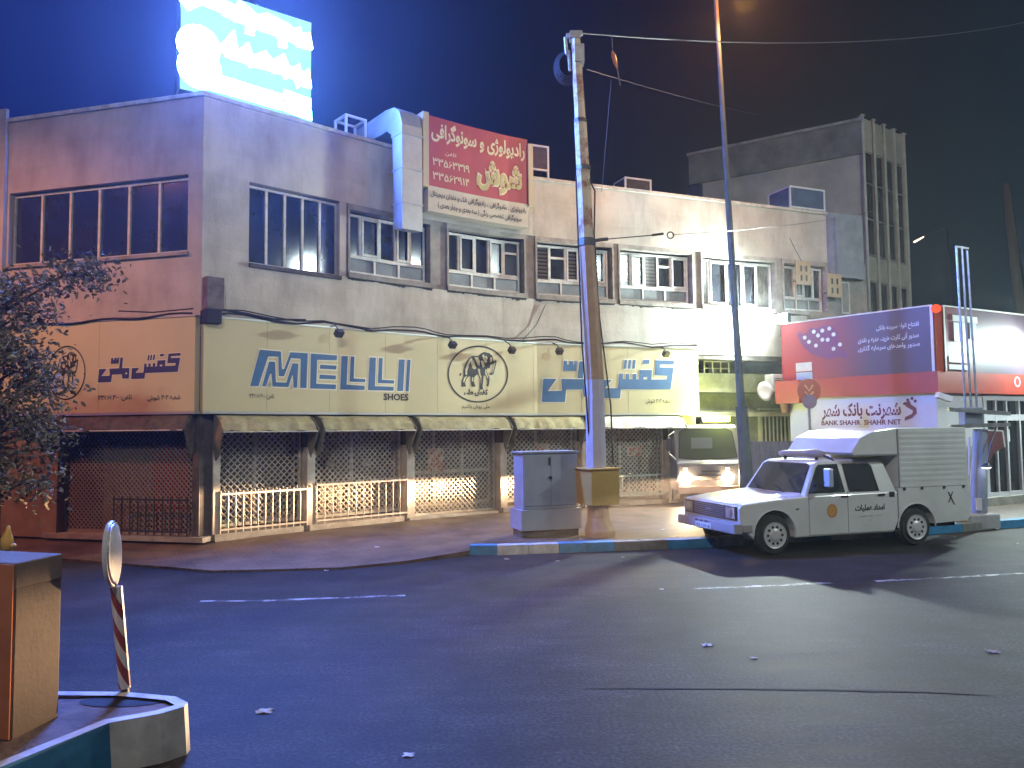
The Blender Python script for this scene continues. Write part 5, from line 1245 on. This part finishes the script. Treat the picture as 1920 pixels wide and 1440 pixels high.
# cargo cover
mb = MB(); cap = [(2.92, .925), (2.92, 1.45), (2.10, 1.45), (2.04, 1.49), (2.22, 1.72), (2.5, 1.83), (2.9, 1.87), (4.34, 1.87), (4.36, .925)]
mb.poly([cap], lambda u, v, th: cv(u, -.78 + th, v), 1.56); co_ = mb.build('cargo_cover', carw, t, bevel=.012)
mb = MB(); z = 1.02
while z < 1.80: mb.box(2.98, 4.32, -.7845, -.7805, z, z + .045, M); z += .085
mb.build('rib', carw, t, bevel=.004)
mb = MB(); mb.box(2.93, 2.955, -.79, -.781, .93, 1.85, M); mb.box(2.06, 2.955, -.79, -.781, 1.435, 1.46, M); mb.build('cover_edge', cargrey, t)
mb = MB()
for x in (3.0, 3.35, 3.8, 4.2): mb.box(x, x + .04, -.815, -.801, .885, .93, M)
mb.build('latch', dsteel, t)
# front end
redd = mat('front_grille', (.05, .035, .035), .5)
mb = MB(); mb.box(-.02, -.001, -.74, .74, .53, .735, M); mb.build('grille', redd, t)
mb = MB()
for k in range(6): mb.box(-.03, -.021, -.42, .42, .555 + k * .03, .562 + k * .03, M)
mb.box(-.034, -.022, -.07, .07, .63, .66, M); mb.build('grille_bar', cargrey, t)
lens = mat('headlamp_lens', (.3, .3, .3), .15, spec=.8, coat=.5)
for y in (-.60, .60):
    mb = MB(); mb.box(-.036, -.021, y - .12, y + .12, .55, .715, M); so = mb.build('headlight', lens, t, bevel=.01)
    mb = MB(); mb.lathe([(.07, .03), (.068, .042), (.02, .05)], M @ Matrix.Translation((0, y, .632)) @ Matrix.Rotation(R(-90), 4, 'Y'), 16); mb.build('reflector', steel, so)
mb = MB(); mb.box(-.11, .03, -.82, .82, .34, .485, M); mb.box(.031, .20, -.825, -.80, .36, .47, M); mb.build('bumper', mat('bumper_grey', (.34, .32, .33), .5), t, bevel=.02)
mb = MB(); mb.box(-.125, -.111, -.2, .24, .35, .43, M); so = mb.build('number_plate', whitef, t)
mb = MB(); add_text(mb, '۳۵ ۲۶۷ ۱۱', .20, -.17, .365, .415, lambda u, v: cv(-.128, u, v), .02); mb.build('plate_number', ink, so, fix=False)
mb = MB()
for y in (-.1, .04, .18): mb.box(-.113, -.1105, y, y + .09, .445, .465, M)
mb.build('bumper_slot', rubber, t)
# wheels
tyre = mat('tyre', (.02, .02, .021), .85)
for x, s_ in ((AX1, -1), (AX2, -1), (AX1, 1), (AX2, 1)):
    Q = M @ Matrix.Translation((x, s_ * .70, .295)) @ Matrix.Rotation(R(90 if s_ < 0 else -90), 4, 'X')
    mb = MB(); mb.lathe([(.19, -.09), (.27, -.09), (.295, -.06), (.295, .05), (.27, .085), (.19, .09)], Q, 32); wh = mb.build('wheel', tyre, t, smooth=False)
    mb = MB(); mb.lathe([(.195, .091), (.195, .108), (.175, .099), (.15, .098), (.10, .099), (.07, .115), (.05, .118), (.02, .118)], Q, 28); rm = mb.build('rim', mat('rim_silver', (.62, .62, .62), .4, metal=.2), wh, smooth=False)
    if s_ < 0:
        mb = MB()
        for k in range(10): mb.lathe([(.022, .095), (.022, .1025)], Q @ Matrix.Rotation(2 * math.pi * k / 10, 4, 'Z') @ Matrix.Translation((.125, 0, 0)), 10)
        mb.build('rim_hole', rubber, rm)
# wheel arch lips, mirrors, beacon
for cx in (AX1, AX2): mb = MB(); mb.tube([cv(x, -.803, z) for x, z in arch(cx, .372, 0, 180, 14)], .012, 5); mb.build('arch_lip', carw, t)
mb = MB(); mb.box(1.44, 1.52, -1.00, -.86, .99, 1.27, M); so = mb.build('mirror', mat('mirror_blue', (.42, .50, .62), .3), t, bevel=.02)
mb = MB(); mb.tube([cv(1.36, -.74, 1.02), cv(1.47, -.92, 1.06)], .012, 6); mb.build('mirror_arm', rubber, so)
mb = MB(); mb.tube([cv(1.62, .42, 1.46), cv(1.64, .3, 1.47), cv(1.72, -.1, 1.47), cv(1.78, -.28, 1.475), cv(1.8, -.44, 1.465)], [.035, .05, .055, .075, .045], 10); so = mb.build('roof_beacon', mat('beacon_cover', (.34, .28, .26), .6, col2=(.24, .2, .19), nscale=6), t, smooth=True)
mb = MB()
for x, y in ((1.64, .3), (1.78, -.3)): mb.bar(cv(x, y, 1.46), cv(x, y, 1.37), .04)
mb.tube([cv(1.8, -.4, 1.45), cv(1.84, -.56, 1.40), cv(1.84, -.62, 1.36)], .02, 6); mb.build('beacon_foot', rubber, so)
cs = lambda u, v, th=0: cv(u, -.8045, v)
mb = MB(); c_ = (1.63, .615); mb.add([cs(c_[0] + .092 * math.cos(k * math.pi / 12), c_[1] + .105 * math.sin(k * math.pi / 12)) for k in range(24)], [tuple(range(24))]); mb.build('emblem', mat('emblem_orange', (.62, .33, .06), .5, col2=(.5, .3, .1), nscale=12), t, fix=False)
cs2 = lambda u, v, th=0: cv(u, -.8055, v)
mb = MB(); ring(mb, lambda p: p, c_[0], c_[1], .086, .098, .010, cs2, 24); add_text(mb, 'ش', c_[0] - .03, c_[0] + .03, c_[1] - .02, c_[1] + .03, cs2); mb.build('emblem_ring', mat('emblem_red', (.45, .12, .03), .5), t, fix=False)
mb = MB(); add_text(mb, fa('امداد عملیات'), 2.06, 2.62, .575, .69, cs, .035); mb.build('lettering', ink, t, fix=False)
mb = MB(); add_text(mb, fa('خدمات رفاه شهری'), 2.14, 2.58, .495, .53, cs, .0); add_text(mb, '۲۷', 2.32, 2.37, .43, .455, cs); mb.build('small_lettering', mat('faint_ink', (.25, .24, .24), .6), t, fix=False)
mb = MB(); cs3 = lambda a, b, c, d, w: [cs(a - w, b), cs(a + w, b), cs(c + w, d), cs(c - w, d)]
mb.add(cs3(3.90, .83, 4.02, .62, .012) , [(0, 1, 2, 3)]); mb.build('scrawl', ink, t, fix=False)
cs = lambda u, v, th=0: cv(u, -.806, v); mb = MB(); mb.add(cs3(3.99, .83, 3.90, .66, .010), [(0, 1, 2, 3)]); mb.add(cs3(3.895, .835, 4.0, .835, .0), [(0, 1, 2, 3)]); mb.build('scrawl', ink, t, fix=False)

# ================================================================== SMALL TRUCK
c = atY(1333, 930, 18.1)
t = thing('truck', 'small truck with lit headlights and yellow roof beacon beside the last shop', 'truck', (c.x, c.y, 0.12), R(4)); M = LM(t)
def cv2(*p): return M @ Vector(p)
tw_ = .78; zz = 0
prof = [(0, .30), (-.02, .95), (.12, 1.02), (.30, 1.78), (.40, 1.86), (1.6, 1.88), (1.62, .35)]
mb = MB(); mb.poly([prof], lambda u, v, th: cv2(-tw_ + th, u, v), 2 * tw_); mb.build('cab', mat('truck_paint', (.22, .21, .20), .35, col2=(.16, .155, .15), nscale=2, coat=.3), t, bevel=.05)
wsf = lambda o: (lambda u, v, th=0: cv2(u, .12 + (v - 1.02) * .237 - o - th, v))
q = [(-.68, 1.10), (-.62, 1.68), (-.5, 1.74), (.5, 1.74), (.62, 1.68), (.68, 1.10), (.3, 1.06), (-.3, 1.06)]
mb = MB(); mb.poly([offset_poly(q, .025)], wsf(.004), .006); so = mb.build('windscreen_seal', rubber, t); mb = MB(); mb.poly([q], wsf(.01), .006); mb.build('windscreen', mat('truck_glass', (.07, .08, .05), .1, spec=.8), so)
mb = MB(); mb.box(-.4, .1, -.01, 0, 1.3, 1.55, M @ Matrix.Translation((0, .12, 0))); mb.build('visor_notice', mat('faint_green', (.2, .25, .18), .7), t)
mb = MB(); mb.box(-.3, .3, -.035, -.021, .66, .70, M); mb.box(-.22, .22, -.035, -.021, .76, .79, M); mb.box(-.22, .22, -.035, -.021, .56, .59, M); mb.build('grille', dsteel, t)
mb = MB(); mb.box(-.8, .8, -.14, -.025, .26, .44, M); mb.build('bumper', mat('bumper_warm_glow', (.30, .19, .13), .5), t, bevel=.02)  # headlight glow put into the bumper's warm brown
for x in (-.60, .40):
    Q = M @ Matrix.Translation((x, -.022, .62)) @ Matrix.Rotation(R(90), 4, 'X')
    mb = MB(); mb.lathe([(.13, 0), (.125, .03)], Q, 18); so = mb.build('headlight', dsteel, t); mb = MB(); mb.lathe([(.135, .031), (.12, .045), (.03, .055)], Q, 18); mb.build('lens', emis('headlight_glow', (1, .74, .45), 260), so)
    mb = MB(); mb.box(x - .05, x + .05, -.04, -.022, .78, .86, M); mb.build('indicator', emis('indicator_glow', (1, .72, .45), 3), t)
mb = MB(); mb.box(-.05, .62, .45, .65, 1.88, 1.93, M); mb.build('beacon_base', dsteel, t)
mb = MB(); mb.box(.05, .66, .44, .66, 1.931, 2.07, M); mb.build('roof_beacon', emis('beacon_glow', (.9, 1.0, .10), 60), t, bevel=.02)
l = lamp('beacon_light', 'POINT', cv2(.38, .2, 2.2), 90, (.9, 1.0, .35), .1); l.parent = t; l.matrix_parent_inverse = t.matrix_basis.inverted()
for s_ in (-1, 1):
    mb = MB(); mb.box(s_ * .95 - .05, s_ * .95 + .05, .05, .09, 1.25, 1.55, M); so = mb.build('mirror', dsteel, t, bevel=.01); mb = MB(); mb.tube([cv2(s_ * .78, .2, 1.7), cv2(s_ * .95, .07, 1.62), cv2(s_ * .95, .07, 1.2), cv2(s_ * .78, .1, 1.05)], .012, 6); mb.build('mirror_arm', alu, so)
mb = MB(); mb.box(-.85, .85, 1.7, 4.2, .62, .68, M); mb.box(-.85, .85, 1.7, 1.75, .68, 1.7, M); mb.box(-.85, -.81, 1.75, 4.2, .68, 1.05, M); mb.box(.81, .85, 1.75, 4.2, .68, 1.05, M); mb.build('cargo_bed', cargrey, t)
for x in (-.66, .66):
    for y in (.75, 3.3):
        mb = MB(); mb.lathe([(.18, -.09), (.28, -.08), (.30, 0), (.28, .08), (.18, .09)], M @ Matrix.Translation((x, y, .30 - .0)) @ Matrix.Rotation(R(90), 4, 'Y'), 20); mb.build('wheel', tyre, t)
for x in (-.60, .40):
    l = lamp('headlight_beam', 'SPOT', cv2(x, -.16, .62), 40000, (1, .62, .34), .05, cv2(x, -.16, .62) + Vector((-8.7, -5.6, 0)), 90, .7); l.parent = t; l.matrix_parent_inverse = t.matrix_basis.inverted()
    ld = l.data; ld.use_nodes = True; tn = ld.node_tree; em = [n for n in tn.nodes if n.type == 'EMISSION'][0]     # dipped beam: nothing above the cut-off
    co = tn.nodes.new('ShaderNodeTexCoord'); sp = tn.nodes.new('ShaderNodeSeparateXYZ'); tn.links.new(co.outputs['Normal'], sp.inputs[0])
    rr = tn.nodes.new('ShaderNodeMapRange'); rr.inputs['From Min'].default_value = .5; rr.inputs['From Max'].default_value = .5
    ml = tn.nodes.new('ShaderNodeValToRGB'); e = ml.color_ramp.elements; ad = tn.nodes.new('ShaderNodeMath'); ad.operation = 'MULTIPLY_ADD'; ad.inputs[1].default_value = BEAMSIGN; ad.inputs[2].default_value = .5
    e[0].position = 0; e[0].color = (0, 0, 0, 1); e[1].position = 1; e[1].color = (0, 0, 0, 1)
    for p_, c_ in ((.30, .002), (.40, .012), (.45, .13), (.475, .6), (.492, 1.0), (.512, 1.0), (.525, 0)):
        q = e.new(p_); q.color = (c_, c_, c_, 1)
    tn.links.new(sp.outputs['Y'], ad.inputs[0]); tn.links.new(ad.outputs[0], ml.inputs[0]); tn.links.new(ml.outputs[0], em.inputs['Strength'])

# ================================================================== ISLAND THINGS
pbase = G(236, 1296, .28); Dm = pbase.y
t = thing('marker_post', 'short red and white striped post with a round silvery reflector disc, on the traffic island', 'marker post', pbase)
tp = atY(218, 1100, Dm)
def stripes(tn, b):
    N = tn.nodes; L = tn.links; co = N.new('ShaderNodeTexCoord'); sp = N.new('ShaderNodeSeparateXYZ'); L.new(co.outputs['Object'], sp.inputs[0])
    m_ = N.new('ShaderNodeMath'); m_.operation = 'MULTIPLY_ADD'; m_.inputs[1].default_value = 1.9; L.new(sp.outputs['X'], m_.inputs[0]); L.new(sp.outputs['Z'], m_.inputs[2])
    m2 = N.new('ShaderNodeMath'); m2.operation = 'MULTIPLY'; m2.inputs[1].default_value = 6.2; L.new(m_.outputs[0], m2.inputs[0])
    m3 = N.new('ShaderNodeMath'); m3.operation = 'FRACT'; L.new(m2.outputs[0], m3.inputs[0])
    r = N.new('ShaderNodeValToRGB'); r.color_ramp.interpolation = 'CONSTANT'; r.color_ramp.elements[0].color = (.5, .47, .42, 1); r.color_ramp.elements[1].position = .52; r.color_ramp.elements[1].color = (.20, .035, .03, 1)
    L.new(m3.outputs[0], r.inputs[0]); L.new(r.outputs[0], b.inputs['Base Color'])
lo = atY(234, 1290, Dm)
mb = MB(); mb.tube([lo, tp], .036, 12); mb.build('post', mat('striped_post', (.5, .5, .5), .4, extra=stripes), t)
mb = MB(); mb.tube([pbase - Vector((0, 0, .02)), lo], .024, 8); mb.build('foot', dsteel, t)
c = atY(211, 1038, Dm); nrm = Vector((.97, .26, .05)).normalized()
Q = Matrix.Translation(c) @ nrm.to_track_quat('Z', 'Y').to_matrix().to_4x4()
mb = MB(); mb.lathe([(.205, -.015), (.21, 0), (.205, .012), (.19, .012)], Q, 36); so = mb.build('disc', mat('disc_back', (.5, .5, .5), .4), t)
mb = MB(); mb.lathe([(.193, .0125), (.17, .018), (.12, .024), (.06, .028), (.01, .029)], Q, 36); mb.build('reflector', mat('dull_silver', (.42, .43, .46), .42, metal=.5, col2=(.25, .25, .28), nscale=7), so, smooth=True)
mb = MB(); mb.tube([tp, c - Vector((0, 0, .2))], .02, 8); mb.build('bracket', dsteel, t)
# dark disc-shaped patch round the post
c0 = G(232, 1309, .28); mb = MB(); mb.add([Vector((c0.x + .27 * math.cos(k * .35), c0.y + .11 * math.sin(k * .35), .267)) for k in range(18)], [tuple(range(18))]); tag(mb.build('island_stain', dark_flat, fix=False), kind='structure')
# concrete block
a = G(20, 1386, .27); b = G(110, 1342, .27); ztop = atY(20, 1058, a.y).z
t = thing('concrete_block', 'tall concrete block at the left edge, orange lamplight painted on its left face', 'concrete block', a)
dv = (b - a); nv = Vector((-dv.y, dv.x, 0)).normalized() * 1.0; lv = Vector((-.95, .28, 0)).normalized() * .9
mb = MB(); q = [a, b, b + lv, a + lv]
mb.hexa([Vector((p.x, p.y, .255)) for p in q], [Vector((p.x, p.y, ztop)) for p in q]); mb.build('block', mat('island_block', (.15, .125, .10), .9, col2=(.10, .083, .07), nscale=2, bump=.15), t, bevel=.012)
mb = MB(); un = Vector((-.28, -.95, 0)) * .007; mb.hexa([Vector((p.x, p.y, .27)) for p in (a + un * 2, a + un, a + lv + un, a + lv + un * 2)], [Vector((p.x, p.y, ztop - .002)) for p in (a + un * 2, a + un, a + lv + un, a + lv + un * 2)]); mb.build('sodium_glow_side', mat('painted_sodium_glow', (.62, .22, .09), .85, col2=(.45, .15, .06), nscale=3), t)  # orange sodium light put into this face's colour
mb = MB(); q2 = [a + Vector((.002, -.004, 0)), b + Vector((.006, -.004, 0)), b + lv + Vector((0, .01, 0)), a + lv + Vector((.0, .002, 0))]
mb.hexa([Vector((p.x, p.y, ztop - .14)) for p in q2], [Vector((p.x, p.y, ztop + .005)) for p in q2]); mb.build('cap_course', mat('island_block_cap', (.16, .13, .105), .9, col2=(.22, .17, .13), nscale=5, bump=.12), t, bevel=.01)
c = atY(12, 1040, 6.4)
t = thing('small_bollard', 'small yellow-topped white post just behind the concrete block', 'bollard', (c.x, c.y, 0))
mb = MB(); mb.tube([(c.x, c.y, 0), (c.x, c.y, atY(12, 1030, 6.4).z)], .03, 10); mb.build('post', whitef, t); yl = mat('yellow_paint', (.6, .35, .06), .4)
mb = MB(); z0 = atY(12, 1032, 6.4).z; mb.tube([(c.x, c.y, z0), (c.x, c.y, z0 + .10), (c.x + .01, c.y, z0 + .16), (c.x + .01, c.y, z0 + .20)], [.05, .045, .02, .012], 10); mb.tube([(c.x, c.y, z0 + .03), (c.x + .07, c.y, z0 + .04)], .018, 8); mb.build('cap', yl, t, smooth=True)

# ================================================================== TREE
random.seed(11)
tb = Vector((-6.7, 9.9, .1))
t = thing('tree', 'small brownish broad-leaved tree in front of the side shop at the left edge', 'tree', tb)
bark = mat('bark', (.10, .07, .05), .95, col2=(.05, .035, .025), nscale=9, bump=.6)
mb = MB(); mb.tube([tb, tb + Vector((.05, 0, .9)), tb + Vector((-.02, .05, 1.7)), tb + Vector((.08, 0, 2.6)), tb + Vector((.02, 0, 3.5))], [.09, .075, .06, .045, .02], 9); mb.build('trunk', bark, t, smooth=True)
limbs = MB(); tips = []
for k in range(46):
    h = .95 + 2.6 * (k / 46) + random.uniform(-.1, .1); a_ = k * 2.4 + random.uniform(-.4, .4); l_ = random.uniform(.55, 1.0) * (1.0 - .45 * abs(h - 2.0) / 2.2)
    p0 = tb + Vector((.02, 0, h)); e = p0 + Vector((math.cos(a_) * l_, math.sin(a_) * l_, random.uniform(.1, .5))); m_ = p0.lerp(e, .5) + Vector((0, 0, .08))
    limbs.tube([p0, m_, e], [.022, .014, .005], 5); tips += [m_, e, m_.lerp(e, .5), e + Vector((0, 0, -.1))]
p0 = tb + Vector((0, 0, 3.3)); e = Vector(atY(188, 515, 9.7)); m_ = atY(120, 515, 9.8); limbs.tube([p0, m_, e], [.02, .014, .005], 5); tips += [m_.lerp(e, f_) for f_ in (0, .25, .5, .7, .9, 1)] * 2
limbs.build('limb', bark, t)
leafs = {0: MB(), 1: MB()}
for tp_ in tips:
    big = random.random() > .25
    for k in range(random.randint(48, 80) if big else 10):
        p = tp_ + Vector((random.gauss(0, .13), random.gauss(0, .13), random.gauss(0, .12)))
        d = Vector((random.gauss(0, 1), random.gauss(0, 1), random.gauss(-.1, .8))).normalized(); s_ = d.cross(Vector((random.gauss(0, 1), random.gauss(0, 1), random.gauss(0, 1)))).normalized()
        L_ = random.uniform(.05, .105); w = L_ * .22; nn = d.cross(s_) * w * .5
        mb = leafs[0 if random.random() < .7 else 1]
        mb.add([p, p + d * L_ * .35 + s_ * w, p + d * L_ * .75 + s_ * w * .8 + nn, p + d * L_, p + d * L_ * .75 - s_ * w * .8 + nn, p + d * L_ * .35 - s_ * w], [(0, 1, 2, 3), (0, 3, 4, 5)])
leafs[0].build('crown', mat('leaf_olive', (.12, .105, .06), .85), t, fix=False); leafs[1].build('crown', mat('leaf_brown', (.20, .155, .10), .85), t, fix=False)

# ================================================================== LITTER
random.seed(3)
paper = mat('litter_paper', (.6, .6, .58), .8); paper2 = mat('litter_tan', (.42, .33, .25), .8)
LIT = [(497, 1334, .13, 'crumpled white paper scrap on the road near the island', paper), (612, 1070, .07, 'small pale scrap at the pavement edge left of the blue kerb', paper), (707, 1026, .09, 'small white scrap on the lit pavement before the railings', paper),
       (1327, 1210, .11, 'pale crumpled scrap on the middle of the road', paper), (1413, 1234, .07, 'small white paper bit on the road right of the pale scrap', paper), (1862, 1222, .12, 'thin pale strip lying on the road at the right', paper2), (766, 1416, .08, 'small white scrap near the bottom of the photo', paper),
       (950, 1049, .10, 'tan crumpled wrapper below the white kerb stones', paper2), (1045, 1052, .06, 'white bit in the gutter under the grey cabinet', paper), (1168, 1045, .05, 'white bit in the gutter below the concrete pole', paper), (1240, 1105, .06, 'small white scrap on the road in front of the pickup bonnet', paper),
       (1862, 992, .22, 'white plastic bag lying against the right kerb', paper), (1790, 1007, .06, 'white bit on the road behind the pickup', paper), (1905, 1019, .09, 'white scrap on the road at the right edge', paper), (1243, 993, .09, 'white scrap on the pavement right of the concrete pole', paper), (1090, 1011, .09, 'pale flat scrap on the pavement between cabinet and pole', paper)]
for x, y, s_, lab, m in LIT:
    s_ *= .75
    h = .14 if 'pavement' in lab and 'edge' not in lab else .005
    p = G(x, y, h); mb = MB(); n = 5; vs = []
    for i in range(n):
        for j in range(n): vs.append(p + Vector(((i / 4 - .5) * s_ * (1 + .3 * math.sin(j * 2.1)), (j / 4 - .5) * s_ * .8, abs(random.gauss(0, .10)) * s_)))
    mb.add(vs, [(i * n + j, i * n + j + 1, (i + 1) * n + j + 1, (i + 1) * n + j) for i in range(n - 1) for j in range(n - 1)])
    tag(mb.build('litter', m, fix=False), lab, 'litter')

# ================================================================== HAZE
mb = MB(); mb.box(-60, 60, -12, 70, -1.2, 32)
hm = bpy.data.materials.new('haze'); hm.use_nodes = True; tn = hm.node_tree; tn.nodes.clear()
pv = tn.nodes.new('ShaderNodeVolumePrincipled'); pv.inputs['Density'].default_value = .0011; pv.inputs['Color'].default_value = (.8, .85, .9, 1); pv.inputs['Anisotropy'].default_value = .72
oo = tn.nodes.new('ShaderNodeOutputMaterial'); tn.links.new(pv.outputs[0], oo.inputs['Volume'])
tag(mb.build('haze', hm), kind='stuff')
